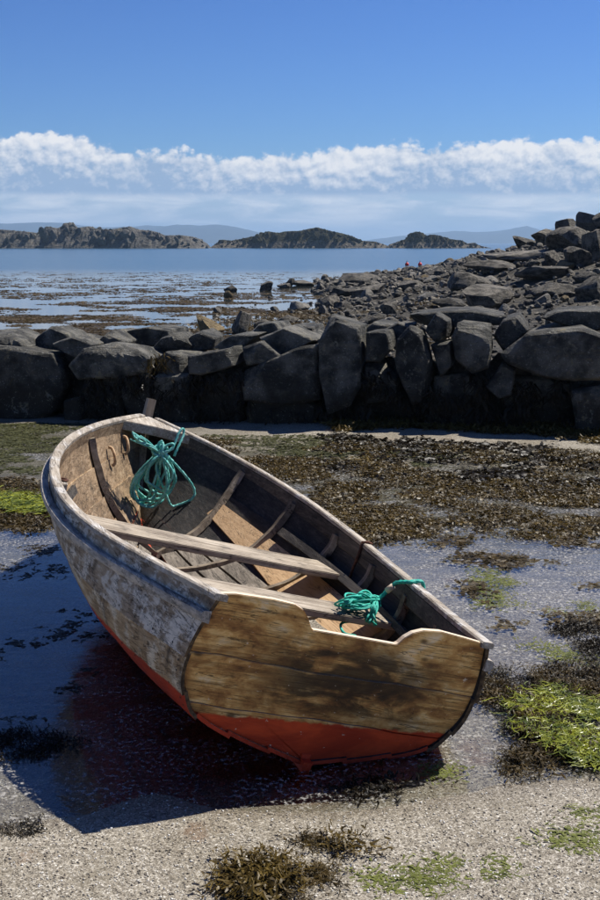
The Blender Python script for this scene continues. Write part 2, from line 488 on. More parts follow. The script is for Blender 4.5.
def m_transom():
    m, t = mat('stained_transom_board')
    p = tc(t); X, Y, Z = t.sep(p)
    pr = t.vm('ADD', p, t.comb(0, t.m('MULTIPLY', objrand(t), 9.0), 0))
    bl = t.noise(t.scale(pr, (1, 2.2, 4.5)), 1.8, 7, .62, .6)
    bl2 = t.noise(t.scale(pr, (1, 6, 10)), 1.7, 6, .66, .4)
    gr = t.noise(t.scale(pr, (30, 2.4, 60)), 1.0, 6, .62, .6)
    c = t.ramp(t.m('ADD', t.m('MULTIPLY', bl, .55), t.m('MULTIPLY', bl2, .45)), [(.38, (.085, .036, .011)), (.455, (.32, .150, .045)), (.515, (.56, .315, .100)), (.57, (.74, .49, .20)), (.65, (.80, .64, .42))])
    c = t.mix(t.m('MULTIPLY', t.sm(gr, .52, .34), .55), c, (.12, .055, .018))
    # soaked black stains across the middle, smaller ones elsewhere
    st = t.noise(t.scale(p, (1, 2.6, 6.5)), 1.7, 7, .62, .5)
    mid = t.m('MULTIPLY', t.m('MULTIPLY', t.sm(Z, .15, .24), t.sm(Z, .50, .40)), t.m('MULTIPLY', t.sm(Y, .36, .10), t.sm(Y, -.50, -.18)))
    sm_ = t.m('MAXIMUM', t.m('MULTIPLY', mid, t.sm(st, .36, .52)), t.m('MULTIPLY', t.sm(st, .60, .70), .75))
    c = t.mix(t.m('MULTIPLY', sm_, .90), c, (.022, .015, .009))
    kn = t.voro(t.scale(pr, (1.0, 5.0, 8.5)), 1.25, 'F1')
    c = t.mix(t.m('MULTIPLY', t.sm(kn, .15, .05), .85), c, (.040, .018, .007))
    crn = t.noise(t.scale(pr, (20, 1.7, 42)), 1.0, 5, .6, .8)
    crack = t.m('MULTIPLY', t.sm(t.m('ABSOLUTE', t.m('SUBTRACT', crn, .5)), .020, .004), t.sm(bl2, .40, .56))
    c = t.mix(t.m('MULTIPLY', crack, .8), c, (.028, .013, .005))
    c = t.mix(t.m('MULTIPLY', t.sm(t.noise(pr, 48, 4, .65), .63, .70), .6), c, (.05, .022, .008))
    wt = t.sm(t.noise(t.scale(pr, (1, 20, 34)), 1.6, 4, .7), .66, .69)
    c = t.mix(t.m('MULTIPLY', wt, .6), c, (.72, .64, .52))
    nz = t.sep(t.n('ShaderNodeNewGeometry').outputs['Normal'])[2]
    c = t.mix(t.m('MULTIPLY', t.sm(nz, .55, .8), .8), c, (.74, .64, .50))      # bare worn top edge
    # red bottom paint with a worn upper edge and chips
    edge = t.m('ADD', t.m('SUBTRACT', .152, t.m('MULTIPLY', Y, .06)), t.m('MULTIPLY', t.m('SUBTRACT', t.noise(t.scale(p, (6, 5, 1)), 1.5, 5, .65), .5), .040))
    rm = t.sm(t.m('SUBTRACT', edge, t.m('ADD', Z, t.m('MULTIPLY', t.m('SUBTRACT', bl2, .5), .03))), -.004, .008)
    rcol = t.mix(t.sm(bl, .35, .66), (.66, .080, .020), (.36, .034, .010))
    rcol = t.mix(t.sm(t.noise(t.scale(p, (10, 16, 22)), 1.5, 5, .7), .68, .70), rcol, (.62, .50, .40))
    c = t.mix(rm, c, rcol)
    h = t.m('ADD', t.m('MULTIPLY', gr, .6), t.m('MULTIPLY', bl2, .5))
    out_bsdf(t, c, .62, t.bump(h, .6, .006), .35)
    return m

M = {}
M['ground'] = m_ground()
M['sea'] = m_sea()
M['pool'] = m_pool()
M['wallstone'] = m_rock('wall_stone', (.022, .022, .019), (.135, .128, .108), (.170, .135, .080), wet_shade_line=.34, sc=2.2)
M['shore_rock'] = m_rock('shore_rock', (.024, .022, .018), (.17, .152, .122), (.24, .18, .10), sc=2.0)
M['shore_rock_pale'] = m_rock('shore_rock_pale', (.13, .125, .11), (.26, .24, .205), (.22, .165, .09), sc=1.2)
M['shore_rock_ochre'] = m_rock('shore_rock_ochre', (.14, .105, .055), (.24, .175, .085), (.26, .17, .06), sc=1.2)
M['island'] = m_rock('island_rock', (.055, .052, .045), (.165, .15, .125), (.15, .12, .085), wet_shade_line=-.6, sc=.12)
M['wrack'] = m_leaf('bladderwrack', (.018, .013, .005), (.110, .074, .022), .5)
M['wrack_dark'] = m_leaf('wet_dark_wrack', (.006, .005, .003), (.032, .022, .009), .45)
M['wrack_gold'] = m_leaf('golden_wrack', (.055, .036, .008), (.165, .112, .026), .42)
M['kelp'] = m_leaf('floating_kelp', (.045, .032, .014), (.125, .090, .040), .5, var=.1)
M['gutweed'] = m_leaf('green_gutweed', (.075, .105, .010), (.36, .38, .030), .35, spec=.4)
M['film_dark'] = m_leaf('olive_film', (.045, .048, .018), (.095, .095, .035), .6)
M['film'] = m_leaf('green_film', (.09, .105, .022), (.20, .22, .05), .6)

# ------------------------------------------------------------------ ground sheets
def grid(xs, ys):
    X, Y = np.meshgrid(xs, ys)
    Z = terr(X, Y)
    V = np.stack([X, Y, Z], -1).reshape(-1, 3)
    nx, ny = len(xs), len(ys)
    i = np.arange((nx - 1) * (ny - 1)); r = i // (nx - 1); c = i % (nx - 1); a = r * nx + c
    return V, np.stack([a, a + 1, a + 1 + nx, a + nx], -1)
xs = np.concatenate([np.linspace(-90, -14, 20)[:-1], np.linspace(-14, -4.2, 50)[:-1], np.arange(-4.2, 4.6, .045), np.linspace(4.6, 16, 70), np.linspace(17, 90, 22)])
ys = np.concatenate([np.linspace(-40, 1.8, 18)[:-1], np.arange(1.8, 12.2, .045), np.arange(12.3, 70, .35), np.linspace(71, 140, 20)])
V, F = grid(xs, ys)
g = obj('beach', fast_mesh('beach', V, F, M['ground']))
tag(g, 'wet gravelly sand beach with tide pools under the boat', 'beach', kind='structure')

def sheet(name, x0, x1, y0, y1, z, m, label, cat):
    me = mesh(name, [(x0, y0, z), (x1, y0, z), (x1, y1, z), (x0, y1, z)], [(0, 1, 2, 3)], m, False)
    return tag(obj(name, me), label, cat, kind='structure')
sheet('tide_pool', -14, 14, 1.2, 11.6, 0.002, M['pool'], 'shallow clear tide pools around the stranded boat', 'water')
sheet('sea', -12000, 12000, 12.9, 12000, SEA, M['sea'], 'calm blue sea reaching to the horizon', 'sea')

# ------------------------------------------------------------------ far hills
def ridge(name, pts, dist, depth, label, base_row=246, mname=None, n=160, amp=.06):
    px = np.array([p[0] for p in pts], float); py = np.array([p[1] for p in pts], float)
    xs_ = np.linspace(px[0], px[-1], n)
    hz = np.interp(xs_, px, py)
    P = np.array([at_y(a, b, dist) for a, b in zip(xs_, hz)])
    top = P[:, 2] * (1 + amp * (fbm(xs_ * .11, xs_ * 0 + dist, 4, 3) - .5))
    rows = []
    for q, fr in ((-1, -.02), (-.66, .30), (-.33, .70), (0, 1), (.5, .6), (1, -.02)):
        jit = 1 + .25 * (fbm(xs_ * .13 + q * 7, xs_ * 0 + q * 5, 4, 8) - .5) * (abs(q) < .9) * (abs(q) > .1)
        rows.append(np.stack([P[:, 0], P[:, 1] + q * depth, top * fr * jit + (SEA - 1) * (fr < 0)], -1))
    V = np.concatenate(rows); nn = n
    F = [(r * nn + i, r * nn + i + 1, (r + 1) * nn + i + 1, (r + 1) * nn + i) for r in range(5) for i in range(nn - 1)]
    o = obj(name, mesh(name, V, F, M['hill']))
    return tag(o, label, 'hills', kind='structure')
M['hill'] = m_plain('haze_blue_hill', (.016, .030, .046), (.026, .042, .056), .9, .02, .0)  # blue of the distance haze mixed into the hill colour
ridge('hills', [(-260, 236), (-160, 228), (-60, 224), (0, 223.5), (30, 222.5), (60, 223), (95, 227), (120, 227), (150, 225.5), (165, 226.5), (177, 224.5), (200, 225.5), (217, 224.5), (235, 227), (257, 232), (280, 238), (310, 243)], 5200, 700,
      'long low blue hill range fading in haze behind the left skerry')
ridge('hills', [(355, 243), (372, 239.5), (400, 236), (430, 233), (455, 231), (478, 232), (500, 231), (515, 228), (527, 226), (538, 229), (548, 234), (580, 240), (620, 243)], 6000, 700,
      'pale blue peaked hills fading in haze behind the right skerry')
ridge('hills', [(500, 243), (530, 236), (550, 229), (565, 224), (580, 220), (610, 217), (680, 222), (760, 230), (850, 243)], 6200, 800,
      'faintest pale mountain shoulder rising behind the rocky point at the right')

# ------------------------------------------------------------------ skerries
def rock_verts(seed, sub, cuts=11, amp=.05, squash=(1, 1, 1)):
    r = random.Random(seed)
    bm = bmesh.new()
    bmesh.ops.create_icosphere(bm, subdivisions=sub, radius=1)
    V = np.array([v.co for v in bm.verts]); F = np.array([[v.index for v in f.verts] for f in bm.faces])
    bm.free()
    for _ in range(cuts):
        n = np.array([r.gauss(0, 1), r.gauss(0, 1), r.gauss(0, .8)]); n /= np.linalg.norm(n)
        dcut = r.uniform(.36, .78)
        ex = np.maximum(V @ n - dcut, 0)
        V = V - ex[:, None] * n[None] * .96
    nz = (fbm(V[:, 0] * 2.2 + seed, V[:, 1] * 2.2 + V[:, 2] * 1.7, 4, seed % 91) - .5) * 2 * amp
    V = V * (1 + nz[:, None])
    V = V * np.array(squash)
    V[:, 2] -= V[:, 2].min()
    return V, F
CRAG = [rock_verts(700 + i, 2, 10, .06) for i in range(8)]
def island(name, pts, dist, depth, label, extra_rough=1.0, green=None, sd_=1, crags=420):
    px = np.array([p[0] for p in pts], float); py = np.array([p[1] for p in pts], float)
    n = int((px[-1] - px[0]) * 1.3); nd = 36
    xs_ = np.linspace(px[0], px[-1], n)
    hz = np.interp(xs_, px, py)
    P = np.array([at_y(a, b, dist) for a, b in zip(xs_, hz)])
    H = np.maximum(P[:, 2] - SEA, .05)
    v = np.linspace(-1, 1, nd)
    XX = P[:, 0][None] + 0 * v[:, None]
    YY = dist + v[:, None] * depth * (.75 + .5 * fbm(P[:, 0] * .05, P[:, 0] * 0, 3, sd_))[None]
    prof = np.clip(1 - np.abs(v) ** 1.7, 0, 1)[:, None]
    rn = np.abs(fbm(XX * .16, YY * .16, 5, sd_ + 3, .6) - .5) * 2
    rn2 = np.abs(fbm(XX * .45, YY * .45, 4, sd_ + 9, .6) - .5) * 2
    z = H[None] * (prof * (1.12 - .75 * rn * extra_rough * (1 - .55 * prof)) - .22 * (rn2 - .35) * extra_rough * (prof > .03)) - .6 * (1 - prof)
    z = np.minimum(z, H[None] * 1.02)
    V = np.stack([XX, YY, z + SEA - .3], -1).reshape(-1, 3)
    i = np.arange((n - 1) * (nd - 1)); r = i // (n - 1); c = i % (n - 1); a = r * n + c
    F = np.stack([a, a + 1, a + 1 + n, a + n], -1)
    VV = [V]; FF = [np.concatenate([F[:, [0, 1, 2]], F[:, [0, 2, 3]]])]; off = len(V)
    rr = random.Random(sd_)
    for q in range(crags):                                    # crags and broken blocks standing out of the ridge
        ci = rr.randrange(n); vi = int(np.clip(rr.gauss(.42, .20), .04, .8) * (nd - 1))
        hh = H[ci]
        sz = max(.5, hh * rr.uniform(.10, .30)) * (1.0 if prof[vi, 0] > .3 else .7)
        Vr, Fr = CRAG[rr.randrange(len(CRAG))]
        an = rr.uniform(0, 6.28); ca, sa = math.cos(an), math.sin(an); ti = rr.uniform(-.5, .5)
        P3 = Vr * sz * np.array([rr.uniform(.6, 1.3), rr.uniform(.6, 1.2), rr.uniform(.7, 1.6)])
        P3[:, 0] += P3[:, 2] * ti
        zb = min(z[vi, ci] - sz * .55, hh * 1.03 - P3[:, 2].max())
        VV.append(np.stack([P3[:, 0] * ca - P3[:, 1] * sa + XX[vi, ci], P3[:, 0] * sa + P3[:, 1] * ca + YY[vi, ci], P3[:, 2] + zb + SEA - .3], -1)); FF.append(Fr + off); off += len(Vr)
    o = obj(name, fast_mesh(name, np.concatenate(VV), np.concatenate(FF), green or M['island'], True))
    o.data.set_sharp_from_angle(angle=R(28))
    return tag(o, label, 'island')
def m_heath():
    m, t = mat('heathy_island')
    p = tc(t); X, Y, Z = t.sep(wpos(t))
    n1 = t.noise(p, .25, 7, .65); n2 = t.noise(p, 1.4, 5, .6)
    rockc = t.mix(t.sm(n2, .35, .7), (.06, .055, .045), (.19, .165, .13))
    heath = t.mix(t.sm(n2, .35, .65), (.018, .019, .010), (.050, .045, .022))
    c = t.mix(t.sm(t.m('ADD', Z, t.m('MULTIPLY', t.m('SUBTRACT', n1, .5), 4.0)), 1.4, 2.6), rockc, heath)
    out_bsdf(t, c, .9, t.bump(n2, 1.0, .8), .1)
    return m
M['heath'] = m_heath()
island('skerry', [(-170, 247), (-150, 240), (-110, 231), (-60, 229), (-20, 232), (0, 229), (25, 231), (38, 232.5), (47, 226), (58, 228), (70, 222), (78, 227.5), (90, 226), (100, 230), (108, 228.7), (120, 228), (130, 226), (137, 229), (150, 230), (158, 232), (165, 235), (180, 234.5), (192, 236), (200, 238.7), (207, 243), (212, 248)], 440, 11,
       'long craggy grey skerry at the left on the horizon', sd_=4)
island('skerry', [(210, 247), (222, 239), (232, 240), (245, 237.5), (257, 235), (268, 231), (278, 232.5), (285, 231), (300, 230.5), (317, 227), (327, 230), (338, 232), (350, 235), (362, 240), (375, 241), (385, 244), (390, 248)], 450, 10,
       'long dark heath-topped skerry in the middle of the horizon', .7, M['heath'], 7)
island('skerry', [(384, 247), (392, 243), (405, 239), (411, 233), (416, 231), (422, 233), (428, 236), (434, 234), (442, 236), (452, 239), (460, 239.5), (467, 243), (474, 242), (480, 245), (494, 248)], 445, 8,
       'smaller dark humped skerry right of the middle one', .8, M['heath'], 12)

# ------------------------------------------------------------------ rocks
RK = []
for i in range(16):
    V, F = rock_verts(100 + i, 3, 9 + i % 5, .06, (1, .8 + .04 * (i % 4), .55 + .07 * (i % 5)))
    me = mesh('rock', V, F, M['shore_rock'], True, 24)
    RK.append(me)
RKP = []
for i in range(5):
    me = RK[i].copy(); me.materials[0] = M['shore_rock_pale']; RKP.append(me)
RKO = []
for i in range(3):
    me = RK[i + 6].copy(); me.materials[0] = M['shore_rock_ochre']; RKO.append(me)

def rock_at(px, py, wpx, hpx, label, meshes=RK, k=None, sink=.18, rz=None, group=None, dpx=.8, tilt=(0, 0), name='boulder', P=None):
    """a boulder whose foot meets the shore at pixel (px,py); width and height in photo pixels at that distance"""
    if P is None: P = on_terr(px, py)
    sc = P[1] / FPX
    me = meshes[random.randrange(len(meshes))] if k is None else meshes[k % len(meshes)]
    co = np.array([v.co for v in me.vertices]); ext = co.max(0) - co.min(0)
    o = obj(name, me)
    w = wpx * sc; h = hpx * sc * (1 + sink)
    o.scale = (w / ext[0], w * dpx / ext[1], h / ext[2])
    o.rotation_euler = (R(tilt[0]), R(tilt[1]), R(random.choice((0, 180)) + random.uniform(-18, 18)) if rz is None else R(rz))
    o.location = (P[0], P[1] + w * dpx * .3, P[2] - h * sink)
    return tag(o, label, 'rock', group)

# ------------------------------------------------------------------ boulder wall
wall = tag(empty('stone_wall', (0, 11.3, 0)), 'dark rough boulder wall across the beach behind the boat', 'wall')
def stone_poly(poly, dy=0.0, depth=.7, amp=.030, seed=0, bulge=.045, back=.85, mname='wallstone'):
    r = random.Random(seed * 31 + 5)
    pts = []
    for a, b in poly:
        rr = ray(a, b)                                   # meet the wall's own front plane
        yy = 11.25 + dy
        s = (yy) / (rr[1] + .2 * rr[0])
        pts.append(EYE + rr * s)
    pts = np.array(pts); c = pts.mean(0)
    fwd = np.array([-.2, -1, 0]) / math.hypot(.2, 1)
    L = []
    for p in pts:
        L.append(p + fwd * r.uniform(-.05, .02))
        L.append(c + (p - c) * .88 + fwd * bulge * r.uniform(.7, 1.2))
        q = c + (p - c) * back - fwd * depth * r.uniform(.75, 1.1)
        if p[2] > c[2]: q[2] = max(q[2], p[2] - .03 - r.uniform(0, .05) * depth / .7)
        L.append(q)
    bm = bmesh.new()
    for p in L: bm.verts.new(p - np.array([0, 11.3, 0]))
    res = bmesh.ops.convex_hull(bm, input=bm.verts)
    for v in [v for v in bm.verts if not v.link_faces]: bm.verts.remove(v)
    bmesh.ops.dissolve_limit(bm, angle_limit=R(7), verts=bm.verts, edges=bm.edges)
    bmesh.ops.bevel(bm, geom=list(bm.edges), offset=.007, segments=1, affect='EDGES', clamp_overlap=True)
    bmesh.ops.triangulate(bm, faces=bm.faces)
    for _ in range(3):
        es = [e for e in bm.edges if e.calc_length() > .085]
        if not es: break
        bmesh.ops.subdivide_edges(bm, edges=es, cuts=1)
        bmesh.ops.triangulate(bm, faces=[f for f in bm.faces if len(f.verts) > 3])
    bm.normal_update()
    nr = np.array([v.normal for v in bm.verts]); co = np.array([v.co for v in bm.verts])
    cc = (co.max(0) + co.min(0)) / 2; hx = (co.max(0) - co.min(0)) / 2
    for _ in range(2):
        pn_ = np.array([r.gauss(0, 1), r.gauss(-.5, .8), r.gauss(.2, .8)]); pn_ /= np.linalg.norm(pn_)
        q = ((co - cc) / hx) @ pn_
        ex = np.maximum(q - np.quantile(q, r.uniform(.86, .96)), 0)
        co = co - ex[:, None] * pn_[None] * hx[None] * .85
    d1 = fbm(co[:, 0] * 4 + seed, co[:, 2] * 4 + co[:, 1] * 3, 4, seed + 2) - .5
    d2 = np.abs(fbm(co[:, 0] * 9 + seed, co[:, 2] * 13 + co[:, 1] * 8, 3, seed + 5) - .5)
    co = co + nr * (d1 * amp * 2.2 - d2 * amp * .9)[:, None]
    for v, p in zip(bm.verts, co): v.co = p
    me = bpy.data.meshes.new('stone'); bm.to_mesh(me); bm.free()
    me.materials.append(M[mname])
    me.polygons.foreach_set('use_smooth', [True] * len(me.polygons)); me.set_sharp_from_angle(angle=R(20))
    return obj('stone', me, wall)
ST = [
 # front row, left to right: outline in photo pixels, offset behind the wall's face, depth
 ([(-30, 344), (5, 345), (32, 350), (50, 354), (60, 372), (62, 388), (52, 412), (38, 424), (-30, 424)], 0, .9),
 ([(-40, 336), (0, 334), (22, 340), (28, 348), (10, 352), (-40, 350)], .25, .8),
 ([(24, 348), (36, 335), (50, 326), (66, 332), (84, 346), (66, 354), (34, 354)], .55, .6),
 ([(52, 344), (74, 335), (95, 345), (82, 360), (66, 354)], .20, .8),
 ([(90, 347), (108, 330), (127, 342), (124, 350), (100, 350)], .55, .8),
 ([(68, 366), (83, 348), (110, 343), (136, 349), (152, 359), (148, 372), (120, 378), (78, 380)], 0, .8),
 ([(64, 400), (80, 397), (83, 424), (64, 424)], -.02, .4),
 ([(84, 375), (118, 372), (124, 424), (84, 424)], .12, .6),
 ([(120, 372), (150, 366), (156, 424), (122, 424)], .10, .6),
 ([(152, 374), (190, 372), (192, 424), (154, 426)], .04, .7),
 ([(150, 360), (166, 352), (190, 356), (188, 376), (154, 376)], .10, .7),
 ([(187, 356), (212, 351), (239, 346), (245, 361), (226, 370), (200, 376), (189, 374)], .02, .8),
 ([(192, 376), (242, 368), (244, 426), (192, 426)], .18, .6),
 ([(208, 349), (232, 334), (260, 334), (245, 347), (225, 351)], .35, .8),
 ([(240, 348), (262, 340), (282, 356), (266, 364), (246, 366)], .06, .8),
 ([(240, 371), (268, 361), (300, 347), (319, 344), (320, 400), (282, 408), (242, 402)], 0, .9),
 ([(258, 338), (284, 326), (318, 340), (300, 349), (282, 356)], .22, 1.0),
 ([(246, 400), (300, 398), (318, 405), (316, 430), (246, 428)], .06, .7),
 ([(325, 313), (342, 320), (360, 325), (362, 350), (360, 388), (350, 406), (327, 415), (319, 376), (319, 338)], -.06, .65),
 ([(366, 332), (389, 330), (392, 350), (380, 362), (365, 362)], .02, .7),
 ([(364, 365), (382, 361), (398, 378), (398, 402), (366, 404)], .10, .6),
 ([(410, 325), (420, 331), (430, 355), (435, 376), (426, 401), (412, 406), (400, 378), (394, 362), (396, 340)], -.05, .6),
 ([(404, 316), (436, 311), (474, 310), (506, 316), (506, 325), (470, 327), (430, 329), (407, 326)], .45, 1.1),
 ([(425, 331), (436, 312), (450, 320), (452, 339), (434, 342)], .10, .7),
 ([(430, 345), (451, 341), (453, 366), (440, 378)], .02, .7),
 ([(452, 337), (460, 319), (478, 321), (491, 325), (493, 350), (489, 369), (472, 373), (455, 360)], -.02, .8),
 ([(434, 376), (470, 372), (486, 388), (484, 432), (430, 430)], .14, .6),
 ([(500, 354), (527, 333), (556, 329), (585, 327), (606, 334), (640, 350), (640, 380), (605, 379), (575, 382), (542, 378), (532, 368), (506, 362)], -.08, 1.5),
 ([(493, 336), (503, 320), (520, 315), (530, 330), (504, 352)], .22, 1.0),
 ([(485, 387), (502, 362), (516, 370), (512, 395), (499, 400)], .0, .6),
 ([(500, 372), (545, 378), (575, 384), (574, 432), (500, 430)], .25, .5),
 ([(571, 391), (600, 385), (640, 384), (640, 440), (575, 436)], -.05, .7),
 ([(540, 318), (560, 309), (600, 310), (640, 318), (640, 335), (580, 330)], .55, 1.0),
 # second line, seen over the front stones
 ([(-40, 338), (-5, 330), (20, 336), (30, 348), (-40, 350)], 1.1, .8),
 ([(108, 340), (128, 329), (150, 326), (172, 330), (176, 344), (130, 350)], 1.0, .8),
 ([(150, 350), (160, 338), (178, 332), (192, 346), (186, 356)], .60, .6),
 ([(182, 344), (196, 330), (216, 338), (214, 350), (190, 352)], .75, .6),
 ([(246, 336), (258, 324), (276, 322), (284, 336), (270, 344)], .85, .7),
 ([(276, 334), (292, 324), (314, 326), (320, 345), (296, 347)], .80, .7),
 ([(356, 334), (372, 322), (392, 326), (404, 332), (392, 340), (364, 344)], .70, .8),
 ([(372, 334), (398, 322), (414, 326), (410, 338), (388, 346)], .60, .7),
]
for k in range(16):
    a = -40 + 44 * k
    ST.append(([(a - 6, 372 + 5 * (k % 3)), (a + 10, 352 + 7 * (k % 2)), (a + 36, 350 + 6 * ((k + 1) % 3)), (a + 52, 374), (a + 50, 432), (a - 4, 432)], .42, .35))
for i, (poly, dy, dep) in enumerate(ST):
    stone_poly(poly, dy, dep, .012, i + 1)
# rubble packed behind the face so that nothing shows through
for i in range(46):
    x_ = -4.6 + 9.2 * (i % 23) / 22 + random.uniform(-.1, .1)
    back = .75 if i < 23 else 1.45
    me = RK[i % 16].copy(); me.materials[0] = M['wallstone']
    o = obj('stone', me, wall)
    sc = random.uniform(.30, .40)
    o.scale = (sc, sc, sc * (1.15 if i < 23 else .9))
    o.rotation_euler = (0, 0, random.uniform(0, 6))
    yy = float(wall_y(x_)) + back
    o.location = (x_, yy - 11.3, float(terr(x_, yy)) - .06)

# ------------------------------------------------------------------ named shore boulders
NB = [
 (492, 312, 62, 28, 'big dark pyramid-shaped boulder behind the wall at the right', RK, 3),
 (455, 309, 40, 11, 'flat-topped dark slab left of the big pyramid boulder', RK, 8),
 (207, 338, 30, 24, 'ochre-tinted upright rock behind the wall left of centre', RKO, 0),
 (243, 334, 20, 24, 'dark narrow rock with reddish face standing behind the wall', RK, 5),
 (266, 333, 22, 14, 'grey rounded rock beside the dark narrow one', RK, 11),
 (267, 291, 14, 10, 'dark round rock standing alone in the calm shallows', RK, 9),
 (291, 286, 9, 8, 'small dark rock right of the lone round one in the shallows', RK, 2),
 (284, 288, 14, 5, 'low flat dark rock just left of the small shallows rock', RK, 4),
 (227, 298, 10, 8, 'ochre-flecked small rock in the weedy shallows', RKO, 1),
 (232, 292, 14, 7, 'dark low rock behind the ochre-flecked shallows rock', RK, 7),
 (217, 313, 9, 6, 'small pale rounded rock amid floating weed', RKP, 2),
 (339, 308, 10, 7, 'small yellow-ochre stone at the edge of the rubble', RKO, 2),
 (297, 310, 22, 9, 'pale brown low rock in the weed left of the rubble', RKP, 0),
 (290, 324, 24, 9, 'dark rounded rock close behind the wall centre', RK, 12),
 (300, 286, 30, 6, 'long dark low rock at the tip of the shore', RK, 1),
 (362, 284, 46, 11, 'long flat dark slab on the rubble point', RK, 13),
 (372, 297, 40, 14, 'broad grey-brown boulder in the middle of the rubble', RK, 6),
 (410, 290, 34, 10, 'low dark boulder lying on the rubble below the buoys', RK, 10),
 (343, 297, 26, 9, 'dark flat boulder at the left edge of the rubble', RK, 14),
 (345, 306, 20, 4, 'thin pale slab lying flat in the rubble', RKP, 3),
 (430, 300, 22, 8, 'pale tilted stone half way up the rubble', RKP, 1),
 (467, 288, 46, 16, 'wide dark boulder left of the layered outcrop', RK, 0),
 (500, 272, 64, 12, 'layered grey rock ledge on the slope, lower step', RK, 8),
 (526, 262, 70, 13, 'layered brownish rock ledge on the slope, upper step', RK, 4),
 (545, 280, 60, 14, 'broad dark ledge under the crag', RK, 13),
 (560, 297, 50, 14, 'long low dark boulder near the right edge behind the wall', RK, 1),
 (595, 300, 34, 24, 'dark boulder cut off by the right edge behind the wall', RK, 2),
 (572, 252, 46, 26, 'large overhanging dark crag block near the top of the point', RK, 15),
 (597, 262, 34, 32, 'tall dark crag block at the right edge of the point', RK, 3),
 (578, 268, 30, 22, 'rounded grey boulder under the crag', RK, 9),
 (552, 266, 22, 16, 'small dark boulder tucked left of the crag', RK, 5),
]
for px, py, w, h, lab, ms, k in NB:
    rock_at(px, py, w, h, lab, ms, k)
CR = [(590, 40.5, 232, 30, 16, 'lichen-grey topmost rock of the point at the right edge', RKP, 4),
      (566, 41, 236, 26, 13, 'pale lichen-covered rock on the crest of the point', RKP, 3),
      (606, 40, 230, 34, 15, 'cracked crest rock cut off by the right edge', RK, 7),
      (545, 42.5, 243, 30, 10, 'low rock on the skyline left of the crest', RK, 11),
      (524, 45, 249, 28, 9, 'dark knob on the skyline sloping down to the sea', RK, 6)]
for px, yy, py, w, h, lab, ms, k in CR:
    P = at_y(px, py, yy)
    tz = float(terr(P[0], P[1]))
    drop = max(P[2] - tz, 0)
    o = rock_at(px, py, w, h + drop / (yy / FPX) + 4, lab, ms, k, P=np.array([P[0], P[1], min(P[2], tz) ]), sink=.05)

# countable loose rocks, then the fine rubble
cand = []
tries = 0
while len(cand) < 270 and tries < 60000:
    tries += 1
    yy = 13.6 + 47 * random.random() ** 1.15
    xx = random.uniform(.1, .275 * yy + .5)
    a, b = to_px(np.array([xx, yy, float(terr(xx, yy))]))
    if a > 612 or a < 225 or b > 333: continue
    s_ = (yy / FPX) * random.choice((8, 9, 10, 12, 14, 17, 21, 27, 34)) * random.uniform(.85, 1.15)
    if s_ > 1.1 or s_ < .14: continue
    if any((xx - q[0]) ** 2 + (yy - q[1]) ** 2 < ((s_ + q[2]) * .42) ** 2 for q in cand): continue
    if terr(xx, yy) < SEA - .06: continue
    cand.append((xx, yy, s_))
for xx, yy, s_ in cand:
    a, b = to_px(np.array([xx, yy, float(terr(xx, yy))]))
    pal = random.random()
    ms = RKP if pal < .27 else (RKO if pal < .33 else RK)
    tone = 'pale' if ms is RKP else ('ochre' if ms is RKO else 'dark grey')
    zone = 'on the low weedy edge of the rubble' if b > 300 and a < 420 else ('on the far rubble point' if yy > 38 and a < 480 else ('on the slope under the crag' if a > 480 and b < 290 else 'in the middle of the rubble shore'))
    me = ms[random.randrange(len(ms))]
    o = obj('loose_rock', me)
    o.scale = (s_ * .5, s_ * .5 * random.uniform(.6, 1), s_ * .5 * random.uniform(.5, 1.05))
    o.rotation_euler = (random.uniform(-.3, .3), random.uniform(-.3, .3), random.uniform(0, 6.28))
    o.location = (xx, yy, float(terr(xx, yy)) - s_ * .12)
    tag(o, f'one of many {tone} loose rocks {zone}', 'rock', f'{tone} loose rocks {zone}')
k = 0
while k < 26:
    a, b = random.uniform(195, 345), random.uniform(277, 318)
    if b < 312 - (a - 195) * .24 or b > 326 - (a - 195) * .08: continue
    P = gpt(a, b, SEA); s_ = P[1] / FPX * random.choice((5, 6, 7, 9, 12))
    ms = RKP if k % 5 == 0 else RK
    o = obj('shallows_rock', ms[k % len(ms)])
    o.scale = (s_ * .5, s_ * .4, s_ * random.uniform(.25, .5)); o.rotation_euler = (0, 0, random.uniform(0, 6.28))
    o.location = (P[0], P[1], SEA - s_ * .12)
    tone = 'pale' if ms is RKP else 'dark'
    tag(o, f'one of the small {tone} rocks scattered in the weedy shallows left of the rubble', 'rock', f'{tone} rocks in the weedy shallows'); k += 1
VV, FF = [], []
base = [rock_verts(300 + i, 2, 8, .05, (1, .8, .6)) for i in range(6)]
off = 0; cnt = 0
while cnt < 7600:
    yy = 13.4 + 50 * random.random() ** 1.1
    xx = random.uniform(-.4, .30 * yy + 1)
    tz = float(terr(xx, yy))
    if tz < SEA - .05: continue
    s_ = yy / FPX * (2.5 + 9.5 * random.random() ** 2) * .5
    V, F = base[cnt % 6]
    an = random.uniform(0, 6.28); ca, sa = math.cos(an), math.sin(an)
    Vr = V * s_ * np.array([1, random.uniform(.7, 1), random.uniform(.7, 1.2)])
    Vr = np.stack([Vr[:, 0] * ca - Vr[:, 1] * sa + xx, Vr[:, 0] * sa + Vr[:, 1] * ca + yy, Vr[:, 2] + tz - s_ * .15], -1)
    VV.append(Vr); FF.append(F + off); off += len(V); cnt += 1
M['rubble'] = m_rock('rubble', (.040, .037, .031), (.21, .188, .152), (.22, .165, .095), sc=1.6, cell=3.0)
tag(obj('shore_rubble', fast_mesh('shore_rubble', np.concatenate(VV), np.concatenate(FF), M['rubble'], False)),
    'fine grey rubble filling the gaps between the shore rocks', 'rubble', kind='stuff')

